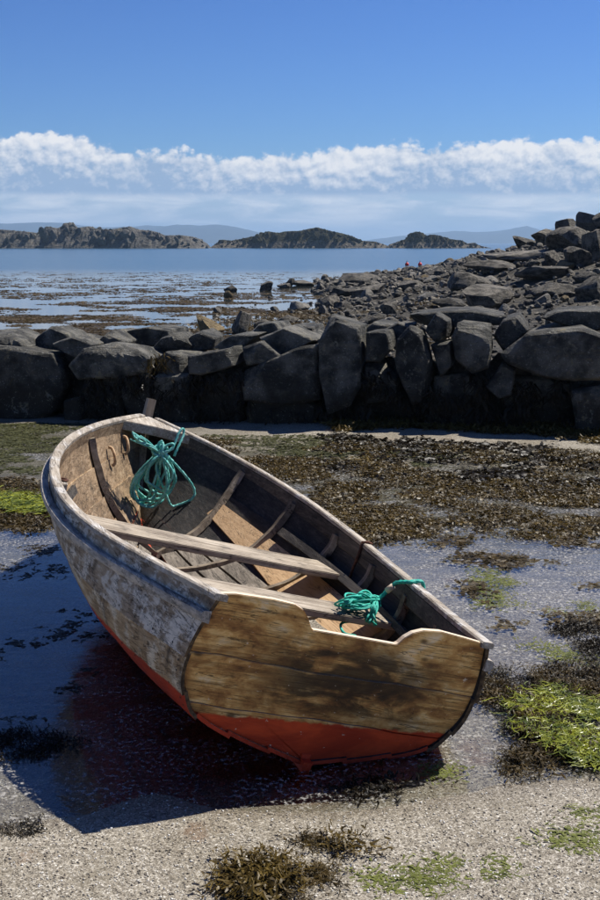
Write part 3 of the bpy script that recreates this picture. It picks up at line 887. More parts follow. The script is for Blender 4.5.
# ------------------------------------------------------------------ seaweed
def frond_clump(seed, nf, length=(.06, .16), width=.016, lift=.035, forks=True, spread=.06, seg=3):
    r = random.Random(seed); V = []; F = []
    for _ in range(nf):
        a = r.uniform(0, 6.283); bx, by = r.gauss(0, spread), r.gauss(0, spread)
        Lf = r.uniform(*length); z0 = r.uniform(0, lift); hd = a; p = [bx, by, z0]; w = width * r.uniform(.6, 1.3)
        roll = r.uniform(-.6, .6)
        def strip(p, hd, Lf, w, n, z1):
            q = list(p); idx = len(V)
            for k in range(n + 1):
                f = k / n
                ww = w * (.75 + .5 * math.sin(f * 2.6)) * (1 if k < n else .55)
                nx, ny = -math.sin(hd), math.cos(hd)
                zz = max(.002, q[2])
                V.append((q[0] + nx * ww / 2, q[1] + ny * ww / 2, zz + roll * ww)); V.append((q[0] - nx * ww / 2, q[1] - ny * ww / 2, zz - roll * ww * .6))
                hd += r.uniform(-.7, .7)
                q = [q[0] + math.cos(hd) * Lf / n, q[1] + math.sin(hd) * Lf / n, q[2] + (z1 - p[2]) / n + r.uniform(-.2, .25) * lift]
            for k in range(n):
                i = idx + 2 * k; F.append((i, i + 1, i + 3, i + 2))
            return q, hd
        q, hd = strip(p, hd, Lf * .55, w, seg, r.uniform(0, lift))
        if forks:
            for sg in (-1, 1):
                q2, h2 = strip(q, hd + sg * r.uniform(.3, .7), Lf * .4, w * .9, 2, r.uniform(0, lift))
                if seg > 3:
                    for s2 in (-1, 1): strip(q2, h2 + s2 * r.uniform(.35, .8), Lf * .3, w * .8, 2, r.uniform(0, lift))
    V = np.array(V); V[:, 2] = np.maximum(V[:, 2], .001)
    return V, np.array(F)
def scatter(name, pts, clumps, material, label, cat='seaweed', kind='stuff', smin=.7, smax=1.3, ground=True, parent=None, zoff=.0, group=None, flat=1.0):
    VV, FF, off = [], [], 0
    pa = np.array(pts); TZ = np.maximum(terr(pa[:, 0], pa[:, 1]), np.where(pa[:, 1] < 11.5, .002, SEA))
    for i, (xx, yy) in enumerate(pts):
        V, F = clumps[random.randrange(len(clumps))]
        an = random.uniform(0, 6.283); s_ = random.uniform(smin, smax); ca, sa = math.cos(an) * s_, math.sin(an) * s_
        z0 = TZ[i]
        VV.append(np.stack([V[:, 0] * ca - V[:, 1] * sa + xx, V[:, 0] * sa + V[:, 1] * ca + yy, V[:, 2] * s_ * flat + z0 + zoff], -1)); FF.append(F + off); off += len(V)
    me = fast_mesh(name, np.concatenate(VV), np.concatenate(FF), material)
    return tag(obj(name, me, parent), label, cat, group, kind)
def px_scatter(poly, n, thr=None, nsc=2.0, sd_=0, z=0.0):
    """random ground points whose picture falls in a pixel outline"""
    P = np.array([gpt(a, b, z) for a, b in poly])
    lo, hi = P[:, :2].min(0), P[:, :2].max(0)
    N = n * 40
    xx, yy = rng.uniform(lo[0], hi[0], N), rng.uniform(lo[1], hi[1], N)
    ok = in_poly(xx, yy, [tuple(q[:2]) for q in P])
    if thr is not None: ok &= fbm(xx * nsc, yy * nsc * 1.3, 4, 40 + sd_) >= thr
    k = np.flatnonzero(ok)[:n]
    return list(zip(xx[k].tolist(), yy[k].tolist()))
CA = [frond_clump(i, 13, (.03, .085), .0085, .014, spread=.055) for i in range(7)]
CB = [frond_clump(20 + i, 26, (.05, .12), .011, .04, spread=.06) for i in range(5)]
CN = [frond_clump(140 + i, 22, (.03, .08), .0048, .018, spread=.026, seg=4) for i in range(7)]      # small curly fronds for the foreground
CF = [frond_clump(160 + i, 16, (.015, .05), .004, .006, False, .03, 3) for i in range(6)]
CS = [frond_clump(40 + i, 6, (.03, .08), .014, .012, spread=.04) for i in range(6)]
bed = [(195, 440), (262, 446), (330, 446), (420, 450), (610, 458), (610, 530), (560, 538), (500, 536), (445, 522), (410, 548), (395, 562), (365, 545), (320, 508), (262, 468)]
pts = px_scatter(bed, 1250, .545, 3.2, 1)
scatter('wrack_bed', pts, CA, M['wrack'], 'bed of brown bladderwrack on wet sand between the boat and the wall')
scatter('golden_wrack_bed', px_scatter(bed, 620, .56, 3.2, 1), CA, M['wrack_gold'], 'golden-brown wrack tips scattered through the weed bed behind the boat')
scatter('wrack_bed', px_scatter([(330, 440), (600, 452), (600, 500), (300, 470)], 500, .47, 2.5, 4), CS, M['wrack_dark'], 'thin dark weed scraps on the sand near the foot of the wall', smin=.8, smax=1.6)
# left side behind the bow
scatter('wrack_bed', px_scatter([(-10, 482), (30, 480), (50, 490), (58, 515), (40, 530), (-10, 524)], 420, .38, 2.0, 6), CA, M['wrack'], 'brown wrack patch at the left edge beside the bow')
scatter('green_gutweed', px_scatter([(-10, 494), (20, 496), (50, 505), (52, 516), (20, 514), (-10, 510)], 110, .47, 6, 7), [frond_clump(60 + i, 14, (.08, .2), .005, .016, False) for i in range(4)], M['gutweed'], 'bright green weed on the brown patch at the left edge', zoff=.03, flat=.5)
scatter('weed_film', px_scatter([(-10, 424), (120, 424), (60, 445), (44, 480), (-10, 485)], 500, .45, 1.5, 8), CS, M['film_dark'], 'thin olive weed film on the wet flat left of the bow', flat=.4)
scatter('weed_film', px_scatter([(200, 436), (340, 440), (470, 455), (420, 470), (300, 465)], 420, .5, 1.5, 9), CS, M['film_dark'], 'olive green film on the wet sand behind the boat', flat=.4)
scatter('weed_film', px_scatter([(470, 560), (600, 540), (605, 680), (500, 690), (480, 640)], 150, .60, 2.4, 10), CF, M['film'], 'yellow-green film patches in the shallows right of the boat', flat=.35)
fp_ = []
for pl, k in (([(425, 765), (452, 767), (450, 777), (428, 779)], 12), ([(355, 886), (400, 880), (445, 882), (462, 894), (420, 899), (362, 897)], 36), ([(545, 846), (602, 842), (602, 861), (552, 860)], 26), ([(488, 868), (506, 867), (508, 886), (490, 887)], 10), ([(570, 820), (602, 818), (602, 832), (576, 834)], 10), ([(432, 866), (450, 864), (452, 878), (436, 880)], 8)):
    fp_ += px_scatter(pl, k)
scatter('weed_film', fp_, CF, M['film'], 'yellow-green film patches on the gravel at the lower right', flat=.35)
# clump on the right beside the transom
scatter('wrack_clump', px_scatter([(486, 676), (500, 662), (530, 660), (560, 668), (605, 655), (605, 770), (575, 755), (545, 742), (505, 735), (482, 722)], 120, .49, 8, 3), CN, M['wrack_dark'], 'thick dark wrack clump on the sand right of the transom', 'seaweed', kind='stuff', smin=.5, smax=.9)
scatter('wrack_fringe', px_scatter([(486, 690), (520, 670), (605, 665), (605, 770), (545, 742), (490, 725)], 60, .50, 8, 3), CN, M['wrack'], 'brown wrack tips sticking out of the clump right of the transom', zoff=.02, smin=.5, smax=.9)
scatter('green_gutweed', px_scatter([(518, 705), (532, 690), (560, 695), (590, 712), (606, 735), (606, 775), (585, 762), (560, 742), (530, 735)], 85, .47, 8, 12), [frond_clump(70 + i, 40, (.05, .15), .0026, .014, False, .035, 5) for i in range(4)], M['gutweed'], 'bright green stringy weed draped over the dark clump right of the transom', zoff=.026, flat=.6)
scatter('wrack_bed', px_scatter([(545, 640), (570, 625), (605, 628), (605, 655), (570, 655)], 26, .48, 5, 13), CN, M['wrack_dark'], 'small dark wrack patch at the right edge above the green weed', smin=.5, smax=.9)
# foreground clump
scatter('wrack_clump', px_scatter([(222, 898), (245, 872), (285, 850), (330, 848), (350, 862), (372, 868), (388, 885), (360, 895), (300, 912), (215, 915)], 40, .53, 11, 14), CN, M['wrack'], 'brown bladderwrack clump on the gravel at the bottom of the picture', flat=.8, smin=.45, smax=.9)
scatter('golden_wrack', px_scatter([(232, 890), (262, 866), (300, 852), (340, 858), (375, 878), (340, 896), (250, 905)], 14, .54, 11, 14), CN, M['wrack_gold'], 'golden tips on the bladderwrack clump at the bottom of the picture', zoff=.012)
scatter('wrack_clump', px_scatter([(-5, 738), (20, 733), (60, 735), (76, 745), (60, 760), (20, 762), (-5, 768)], 15, .50, 6, 15), CN, M['wrack_dark'], 'scattered black weed scraps in the pool at the left edge', smin=.5, smax=.9)
scatter('wrack_clump', px_scatter([(2, 828), (30, 826), (40, 838), (14, 846)], 5, None), CN, M['wrack_dark'], 'small black weed sprig near the lower left corner', smin=.4, smax=.7)
scatter('wrack_clump', px_scatter([(335, 785), (400, 780), (412, 795), (340, 806)], 4, .42, 4, 16), CN, M['wrack_dark'], 'dark weed scraps in the shade under the transom')
scatter('wrack_clump', px_scatter([(505, 760), (540, 752), (550, 775), (520, 782)], 8, None), CN, M['wrack'], 'little weed sprig in the shallows below the green weed')
scatter('wrack_scraps', px_scatter([(-5, 545), (60, 545), (110, 640), (60, 720), (-5, 720)], 60, .55, 3, 17), CS, M['wrack_dark'], 'thin dark weed streaks floating in the pool left of the boat', flat=.3, smin=.4, smax=.9)
scatter('wrack_scraps', px_scatter([(420, 520), (600, 545), (600, 640), (500, 640)], 110, .55, 3, 18), CS, M['wrack'], 'thin brown weed scraps in the shallows right of the boat', flat=.5)
# wrack along the foot of the wall
scatter('wrack_bed', px_scatter([(330, 424), (420, 420), (480, 424), (610, 428), (610, 448), (540, 440), (460, 434), (400, 432), (340, 436)], 420, None), CB, M['wrack_gold'], 'golden-brown wrack heaped along the foot of the wall', smin=.6, smax=1.1)
# weed hanging on the wall
def hanging(name, boxes, material, label, n):
    VV, FF, off = [], [], 0
    for (x0, x1, y0, y1) in boxes:
        for _ in range(int(n * (x1 - x0) * (y1 - y0) / 2000)):
            a, b = random.uniform(x0, x1), random.uniform(y0, y1)
            rr = ray(a, b); P = EYE + rr * 11.20 / (rr[1] + .2 * rr[0])
            P = P + np.array([.02, .1, 0]) * random.uniform(0, 2.6)
            if fbm(a * .055, b * .09, 3, 66) < .46: continue
            w = random.uniform(.004, .012); Lh = random.uniform(.05, .15); k = 4; dx = random.gauss(0, .06); dyy = random.uniform(-.05, .0)
            tw = random.uniform(-.9, .9)
            for j in range(k + 1):
                f = j / k; ww = w * (1.1 - .5 * f)
                cx = P[0] + dx * f + random.gauss(0, .006); cy = P[1] + dyy * math.sin(f * 2.5); cz = P[2] - Lh * f
                VV.append((cx - ww * math.cos(tw), cy - ww * math.sin(tw), cz)); VV.append((cx + ww * math.cos(tw), cy + ww * math.sin(tw), cz))
            for j in range(k):
                i = off + 2 * j; FF.append((i, i + 1, i + 3, i + 2))
            off += 2 * (k + 1)
    V = np.array(VV); V[:, 2] = np.maximum(V[:, 2], .005)
    return tag(obj(name, fast_mesh(name, V, np.array(FF), material)), label, 'seaweed', kind='stuff')
hanging('hanging_wrack', [(82, 150, 372, 418), (150, 240, 372, 424), (244, 318, 398, 424)], M['wrack_dark'], 'black wrack hanging over the lower stones of the wall behind the bow', 420)
hanging('hanging_wrack', [(358, 400, 372, 424), (428, 500, 374, 430), (505, 572, 382, 430), (310, 360, 404, 426), (400, 430, 400, 426)], M['wrack_dark'], 'black wrack hanging over the lower stones of the wall at the right', 420)
hanging('hanging_wrack', [(10, 26, 362, 378), (136, 168, 352, 366)], M['wrack'], 'rusty brown weed tufts stuck on the left wall stones', 260)

# floating kelp beyond the wall
CK = [frond_clump(90 + i, 10, (.18, .5), .10, .05, False, .22, 2) for i in range(8)]
kp = []
while len(kp) < 7500:
    row = 271 + 68 * random.random() ** .8
    px = random.uniform(-30, 345)
    P = gpt(px, row, SEA)
    n_ = float(fbm(P[0] * .42 + 5, P[1] * .55, 4, 77, .7))
    thr = .515 - .03 * sstep(300, 330, row) + .03 * sstep(278, 271, row)
    if n_ < thr: continue
    if terr(P[0], P[1]) > SEA + .1: continue
    kp.append((P[0], P[1]))
scatter('floating_kelp', kp, CK, M['kelp'], 'brown kelp floating in bands on the calm water beyond the wall', smin=.18, smax=.5, flat=.45)
wp = []
while len(wp) < 800:
    yy = 13.6 + 22 * random.random(); xx = random.uniform(-2.5, .16 * yy)
    if terr(xx, yy) > .35 or fbm(xx * .6, yy * .6, 3, 55) < .45: continue
    wp.append((xx, yy))
scatter('wrack_bed', wp, [frond_clump(110 + i, 9, (.08, .22), .035, .05, False, .12, 2) for i in range(5)], M['kelp'], 'brown wrack carpeting the low ground just beyond the wall')

# ------------------------------------------------------------------ pebbles and shell grit in the foreground
VV, FF, off = [], [], 0
pb = [rock_verts(500 + i, 1, 4, .04, (1, .8, .55)) for i in range(5)]
PA = np.array([gpt(random.uniform(-10, 610), 690 + 225 * random.random() ** .7) for _ in range(11000)]); PZ = terr(PA[:, 0], PA[:, 1])
for i in range(11000):
    P = PA[i]; z0 = PZ[i]
    s_ = random.choice((.0014, .0018, .0022, .0025, .003, .0045)) * random.uniform(.8, 1.3)
    V, F = pb[i % 5]
    an = random.uniform(0, 6.28); ca, sa = math.cos(an), math.sin(an)
    VV.append(np.stack([(V[:, 0] * ca - V[:, 1] * sa) * s_ + P[0], (V[:, 0] * sa + V[:, 1] * ca) * s_ + P[1], V[:, 2] * s_ + z0 - s_ * .2], -1)); FF.append(F + off); off += len(V)
def m_pebble():
    m, t = mat('pebbles')
    p = wpos(t)
    cv = t.sep(t.voro(p, 60, 'F1', 'Color'))
    c = t.ramp(cv[0], [(0, (.08, .07, .055)), (.35, (.24, .20, .15)), (.7, (.45, .41, .33)), (1, (.78, .76, .70))])
    out_bsdf(t, c, .6, None, .4)
    return m
M['pebble'] = m_pebble()
tag(obj('shell_grit', fast_mesh('shell_grit', np.concatenate(VV), np.concatenate(FF), M['pebble'])), 'pale shell grit and tiny pebbles on the foreground gravel', 'gravel', kind='stuff')

# ------------------------------------------------------------------ the boat
BL = 3.6587
BT = np.array([0, .25, .5, .75, .9, 1.0])
BB = np.array([.4885, .7234, .7714, .553, .2561, .020])
BS = np.array([.5293, .4714, .4982, .5912, .6548, .6866])
RAKE = .1218
UT = np.linspace(0, 1, 9)
sec_t = np.array([(0, 0), (.30, .055), (.62, .13), (.86, .215), (.97, .32), (1.045, .46), (1.065, .63), (1.045, .81), (1, 1)])
sec_m = np.array([(0, 0), (.22, .035), (.44, .10), (.62, .19), (.755, .31), (.86, .46), (.94, .64), (.985, .82), (1, 1)])
sec_b = np.array([(0, 0), (.14, .10), (.29, .21), (.43, .32), (.56, .44), (.68, .57), (.79, .71), (.90, .85), (1, 1)])
KR, STM = .08, .5
def hull(tt, uu):
    tt = np.asarray(tt, float); uu = np.asarray(uu, float)
    tt, uu = np.broadcast_arrays(tt, uu)
    sh = tt.shape; tt = tt.ravel(); uu = uu.ravel(); tcl = np.clip(tt, 0, 1)
    w1 = sstep(0, .45, tcl)[:, None]; w2 = sstep(.45, 1, tcl)[:, None]
    ev = lambda Q: np.stack([cubic(UT, Q[:, 0], uu), cubic(UT, Q[:, 1], uu)], -1)
    Q = (ev(sec_t) * (1 - w1) + ev(sec_m) * w1) * (1 - w2) + ev(sec_b) * w2
    b = cubic(BT, BB, tcl); s = cubic(BT, BS, tcl); k = KR * sstep(.62, 1, tcl) ** 1.5
    yy = b * Q[:, 0]; zz = k + (s - k) * Q[:, 1]
    xx = BL * tt - STM * np.clip(1 - Q[:, 1], 0, 2) ** 1.6 * sstep(.55, 1, tcl) - RAKE * zz / .5 * (1 - tcl) ** 6
    return np.stack([xx, yy, zz], -1).reshape(*sh, 3)
def hnorm(tt, uu):
    e = 1e-3
    a = hull(np.asarray(tt) + e, uu) - hull(np.asarray(tt) - e, uu)
    u2 = np.clip(np.asarray(uu) + e, 0, 1); u1 = np.clip(np.asarray(uu) - e, 0, 1)
    b = hull(tt, u2) - hull(tt, u1)
    n = np.cross(a, b); n = -n
    n /= np.linalg.norm(n, axis=-1, keepdims=True) + 1e-12
    n = np.where((n[..., 1:2] < 0), -n, n) if False else n
    return n
# normal sign: outward has +y on port side
if hnorm(.4, .8)[1] < 0:
    _hn = hnorm
    hnorm = lambda a, b: -_hn(a, b)

YAW, HEEL, TRIM = 1.88769, .2718, -.00094
c_, s_ = math.cos, math.sin
Rm = Matrix(((c_(YAW), -s_(YAW), 0), (s_(YAW), c_(YAW), 0), (0, 0, 1))) @ Matrix(((c_(TRIM), 0, -s_(TRIM)), (0, 1, 0), (s_(TRIM), 0, c_(TRIM)))) @ Matrix(((1, 0, 0), (0, c_(HEEL), -s_(HEEL)), (0, s_(HEEL), c_(HEEL))))
BPOS = Vector((.01275, 3.7502, .0225))
boat = empty('rowing_boat')
boat.matrix_world = Matrix.Translation(BPOS) @ Rm.to_4x4()
tag(boat, 'weathered wooden rowing boat with red bottom heeled over on wet sand', 'boat')
RmN = np.array(Rm); BPN = np.array(BPOS)
def toworld(P): return np.asarray(P) @ RmN.T + BPN

RED = (.52, .052, .016)
M['strake_top'] = m_wood('grey_sheer_plank', (.12, .074, .040), (.40, .29, .18), (.62, .51, .37), .50, paint=(.80, .70, .56), worn=(.50, .58), red=(.190, RED), dirt=.9)
M['strake'] = m_wood('weathered_plank', (.15, .085, .036), (.48, .32, .165), (.70, .53, .32), .50, paint=(.80, .66, .46), worn=(.51, .60), red=(.190, RED), dirt=.9)
M['inner_shaded'] = m_wood('shaded_inside_plank', (.012, .011, .011), (.038, .035, .033), (.10, .088, .075), .5, dirt=.5)  # starboard copy of the inside wood, darkened to paint in its shade
M['transom'] = m_transom()
M['gunwale'] = m_wood('bleached_gunwale', (.16, .125, .09), (.36, .31, .245), (.60, .545, .46), .30, paint=(.62, .60, .57), worn=(.52, .66), dirt=.35)
M['rail'] = m_wood('grey_rail', (.12, .105, .09), (.33, .305, .275), (.56, .53, .48), .35, paint=(.66, .57, .46), worn=(.48, .60), dirt=.45)
M['inner'] = m_wood('dark_inwale', (.025, .021, .018), (.085, .074, .062), (.21, .18, .145), .5, dirt=.6)
M['inner_lit'] = m_wood('lit_inside_plank', (.085, .052, .026), (.30, .205, .12), (.50, .38, .25), .55, dirt=.75)  # port copy of the inside wood, sunlight put into its colour
M['thwart'] = m_wood('grey_thwart', (.11, .080, .054), (.36, .30, .225), (.60, .53, .43), .45, grain=(46, 2.2, 46), dirt=.65)
M['rib'] = m_wood('old_rib', (.06, .044, .030), (.25, .20, .145), (.52, .44, .34), .45, grain=(30, 9, 9), dirt=.45)
M['newplank'] = m_wood('fresh_pine_plank', (.40, .24, .12), (.56, .37, .20), (.66, .46, .27), .12, grain=(1.2, 40, 40))
M['floor'] = m_wood('grey_bottom_board', (.06, .05, .04), (.20, .17, .135), (.38, .33, .27), .5, dirt=.75)
M['keel'] = m_wood('red_keel', (.10, .07, .04), (.25, .19, .12), (.40, .33, .24), .4, red=(.6, RED))
M['iron'] = m_plain('rusty_iron', (.05, .022, .014), (.13, .052, .028), .8, 60)
M['nail'] = m_plain('nail_head', (.018, .016, .015), (.05, .035, .025), .6, 90)

M['plank_end'] = m_plain('plank_end_grain', (.030, .020, .012), (.12, .08, .045), .8, 60)
# strakes, clinker laid: each lower edge stands proud of the plank below
ue = [0, .125, .25, .385, .545, .745, 1.0]
TS = np.concatenate([np.linspace(-.003, .7, 26), np.linspace(.725, 1.0, 18)])
def strake(sg, k, t0=None, t1=None):
    u0, u1 = ue[k], ue[k + 1]
    u0 = max(0, u0 - .012)
    nw = 5
    us = np.linspace(u0, u1, nw)
    tg, ug = np.meshgrid(TS, us, indexing='ij')
    P = hull(tg, ug); N = hnorm(np.clip(tg, .002, .998), np.clip(ug, .004, .996))
    w = (ug - u0) / (u1 - u0)
    lap = (.0095 * (1 - w)) * np.clip((1.0 - tg) / .08, .15, 1)[...]
    rag = (fbm(tg * 22 + k * 7, ug * 0 + sg * 3 + k, 3, 5 + k) - .5) * .006
    O = P + N * (lap + .002)[..., None]
    O[:, 0, 2] += rag[:, 0]
    I = P + N * (lap - .011)[..., None]
    nt = len(TS)
    V = np.concatenate([O.reshape(-1, 3), I.reshape(-1, 3)])
    V[:, 1] *= sg
    if sg > 0: pass
    F = []; o2 = nt * nw
    for i in range(nt - 1):
        for j in range(nw - 1):
            a = i * nw + j
            F.append((a, a + 1, a + nw + 1, a + nw)); F.append((o2 + a, o2 + a + nw, o2 + a + nw + 1, o2 + a + 1))
        a = i * nw; F.append((a, a + nw, o2 + a + nw, o2 + a))
        a = i * nw + nw - 1; F.append((a, o2 + a, o2 + a + nw, a + nw))
    for j in range(nw - 1):
        F.append((j, o2 + j, o2 + j + 1, j + 1)); a = (nt - 1) * nw + j; F.append((a, a + 1, o2 + a + 1, o2 + a))
    if sg > 0: F = [f[::-1] for f in F]
    me = mesh('plank', V, F, M['strake_top'] if k == 5 else M['strake'], True, 35)
    inner = M['inner_lit'] if sg > 0 else M['inner_shaded']
    me.materials.append(inner); me.materials.append(M['plank_end'] if k > 2 else M['keel'])
    # inside faces: one wood, coloured as sunlit to port and shaded to starboard
    cen = np.array([p.center for p in me.polygons]); idx = []
    for p in me.polygons:
        if all(v >= o2 for v in p.vertices): p.material_index = 1
        elif all((v % o2) < nw for v in p.vertices): p.material_index = 2
    me.update()
    return obj('plank', me, boat)
for sg in (1, -1):
    for k in range(6):
        strake(sg, k)

# transom of three boards, sculling notch in the top one
D0 = .5293
def half_w(z):
    us = np.linspace(0, 1, 200); P = hull(np.zeros(200), us)
    return float(np.interp(z, P[:, 2], P[:, 1]))
def tx(z): return -RAKE * z / .5 + .004
def transom_top():
    pts = [(1.0, 1.000), (.97, 1.035), (.88, 1.050), (.62, 1.058), (.47, 1.050), (.40, 1.025), (.345, .975), (.305, .920), (.285, .908),
           (-.33, .908), (-.345, .918), (-.375, .965), (-.42, 1.005), (-.49, 1.035), (-.62, 1.048), (-.80, 1.035), (-.96, 1.020), (-1.0, 1.0)]
    return [(a * BB[0], b * D0) for a, b in pts]      # y (port +), z
def board(poly, name='transom_board', th=.028, m='transom'):
    bm = bmesh.new()
    fr = [bm.verts.new((tx(z), y, z)) for y, z in poly]; bk = [bm.verts.new((tx(z) + th, y, z)) for y, z in poly]
    n = len(poly)
    bm.faces.new(fr); bm.faces.new(bk[::-1])
    for i in range(n): bm.faces.new((fr[i], bk[i], bk[(i + 1) % n], fr[(i + 1) % n]))
    bmesh.ops.recalc_face_normals(bm, faces=bm.faces)
    es = [e for e in bm.edges if len(e.link_faces) == 2 and e.calc_face_angle() > R(50)]
    bmesh.ops.bevel(bm, geom=es, offset=.0025, segments=2, affect='EDGES', clamp_overlap=True)
    me = bpy.data.meshes.new(name); bm.to_mesh(me); bm.free(); me.materials.append(M[m])
    return obj(name, me, boat)
cuts = [0.0, .30 * D0, .635 * D0]
def side(z0, z1, n=14): return [(half_w(z) - .0075, z) for z in np.linspace(z0, z1, n)]
def seam(y, z, k): return z + .0035 * math.sin(y * 9 + k * 2) + .002 * math.sin(y * 31 + k)
g_ = .0016
sA = side(.001, cuts[1] - g_); board(sA + [(y, seam(y, cuts[1] - g_, 1)) for y in np.linspace(sA[-1][0], -sA[-1][0], 22)[1:-1]] + [(-y, z) for y, z in sA[::-1]])
sB = side(cuts[1] + g_, cuts[2] - g_)
board(sB + [(y, seam(y, cuts[2] - g_, 2)) for y in np.linspace(sB[-1][0], -sB[-1][0], 22)[1:-1]] + [(-y, z) for y, z in sB[::-1]] + [(y, seam(y, cuts[1] + g_, 1)) for y in np.linspace(-sB[0][0], sB[0][0], 22)[1:-1]])
sC = side(cuts[2] + g_, D0 * .985)
board(sC + transom_top() + [(-y, z) for y, z in sC[::-1]] + [(y, seam(y, cuts[2] + g_, 2)) for y in np.linspace(-sC[0][0], sC[0][0], 22)[1:-1]])

# sweeps along the sheer
def sweep(name, sg, t0, t1, sect, m, n=46, uref=1.0, wob=0.0):
    """sect: list of (outward, up) in metres relative to the sheer line"""
    ts = np.linspace(t0, t1, n)
    P = hull(ts, uref); T_ = hull(ts + 1e-3, uref) - hull(ts - 1e-3, uref)
    nh = np.stack([-T_[:, 1], T_[:, 0], 0 * T_[:, 0]], -1); nh /= np.linalg.norm(nh, axis=1, keepdims=True)
    k = len(sect); V = []
    for i in range(n):
        w = (fbm(ts[i] * 30 + sg, 3.3, 3, 8) - .5) * wob
        for a, b in sect: V.append(P[i] + nh[i] * (a + w) + np.array([0, 0, b + w * .5]))
    V = np.array(V); V[:, 1] *= sg
    F = [(i * k + j, i * k + (j + 1) % k, (i + 1) * k + (j + 1) % k, (i + 1) * k + j) for i in range(n - 1) for j in range(k)]
    F += [tuple(range(k))[::-1], tuple((n - 1) * k + j for j in range(k))]
    if sg > 0: F = [f[::-1] for f in F]
    me = mesh(name, V, F, M[m], True, 40)
    return obj(name, me, boat)
for sg in (1, -1):
    sweep('gunwale', sg, -.004, .985, [(.011, -.030), (.013, .012), (.008, .019), (-.026, .019), (-.031, .013), (-.030, -.012), (-.011, -.012), (-.011, -.030)] if False else [(.012, -.002), (.014, .014), (.009, .020), (-.028, .020), (-.033, .014), (-.032, -.002)], 'gunwale', wob=.003)
    sweep('rubbing_strake', sg, -.002, .992, [(.006, -.082), (.030, -.078), (.037, -.068), (.037, -.050), (.030, -.043), (.006, -.041)], 'rail', wob=.003)
    o = sweep('inwale', sg, .012, .965, [(-.011, -.006), (-.032, -.006), (-.030, -.078), (-.024, -.084), (-.014, -.084)], 'inner_lit' if sg > 0 else 'inner', wob=.004)  # starboard inwale darker: the shade of that side put into the wood colour

# nail rows along plank laps and transom edges
def nails(pts_n, name='nail', parent=boat, r=.0045):
    VV, FF, off = [], [], 0
    for p, n in pts_n:
        n = np.array(n) / np.linalg.norm(n); a = np.cross(n, [.3, .1, .9]); a /= np.linalg.norm(a); b = np.cross(n, a)
        ring = [p + n * .0004 + (a * math.cos(q) + b * math.sin(q)) * r for q in np.linspace(0, 6.283, 7)[:-1]]
        VV += ring + [p + n * .0022]; FF += [(off + i, off + (i + 1) % 6, off + 6) for i in range(6)]; off += 7
    me = mesh(name, VV, FF, M['nail'], False)
    return tag(obj(name, me, parent), kind='stuff')
pn = []
for sg in (1, -1):
    for k in range(1, 6):
        for tt in np.arange(.02, .97, .034):
            u_ = ue[k] + .012
            p = hull(tt, u_); n = hnorm(tt, u_); w = (u_ - ue[k] + .012) / (ue[k+1] - ue[k] + .012)
            p = p + n * (.0095 * (1 - w) + .002); n = n.copy()
            if sg < 0: p = p * [1, -1, 1]; n = n * [1, -1, 1]
            pn.append((p, n))
    for u_ in np.arange(.30, .93, .05):
        for tt in (.006,):
            p = hull(tt, u_); n = hnorm(tt, u_); p = p + n * .0085
            if sg < 0: p = p * [1, -1, 1]; n = n * [1, -1, 1]
            pn.append((p, n))
nails(pn)

# ribs
def rib(tt, u0=.94, m='rib', width=.036, deep=.044, both=True):
    us = np.concatenate([np.linspace(u0, .02, 26)])
    P = hull(np.full(26, tt), us); N = hnorm(np.full(26, tt), np.clip(us, .01, .99)); N[:, 0] = 0; N /= np.linalg.norm(N, axis=1, keepdims=True)
    path = [(P[i], N[i]) for i in range(26)]
    path += [(np.array([P[-1][0], 0, P[-1][2] + .004]), np.array([0, 0, -1.]))]
    path += [(p * [1, -1, 1], n * [1, -1, 1]) for p, n in path[-2::-1]]
    if not both: path = path[24:]
    V = []
    for i, (p, n) in enumerate(path):
        j = .0015 * math.sin(i * 1.3 + tt * 40)
        for ax, dd in ((-1, .009), (1, .009), (1, deep + j), (-1, deep + j)):
            V.append(p - n * dd + np.array([ax * width / 2, 0, 0]))
    F = [(i * 4 + j, i * 4 + (j + 1) % 4, i * 4 + 4 + (j + 1) % 4, i * 4 + 4 + j) for i in range(len(path) - 1) for j in range(4)]
    F += [(3, 2, 1, 0), tuple(len(V) - 4 + q for q in range(4))]
    me = mesh('rib', V, F, M[m], True, 35)
    bm = bmesh.new(); bm.from_mesh(me); bmesh.ops.recalc_face_normals(bm, faces=bm.faces); bm.to_mesh(me); bm.free()
    return obj('rib', me, boat)
for tt in (.79, .665, .535, .405, .275, .14):
    rib(tt, both=tt not in (.665, .535))

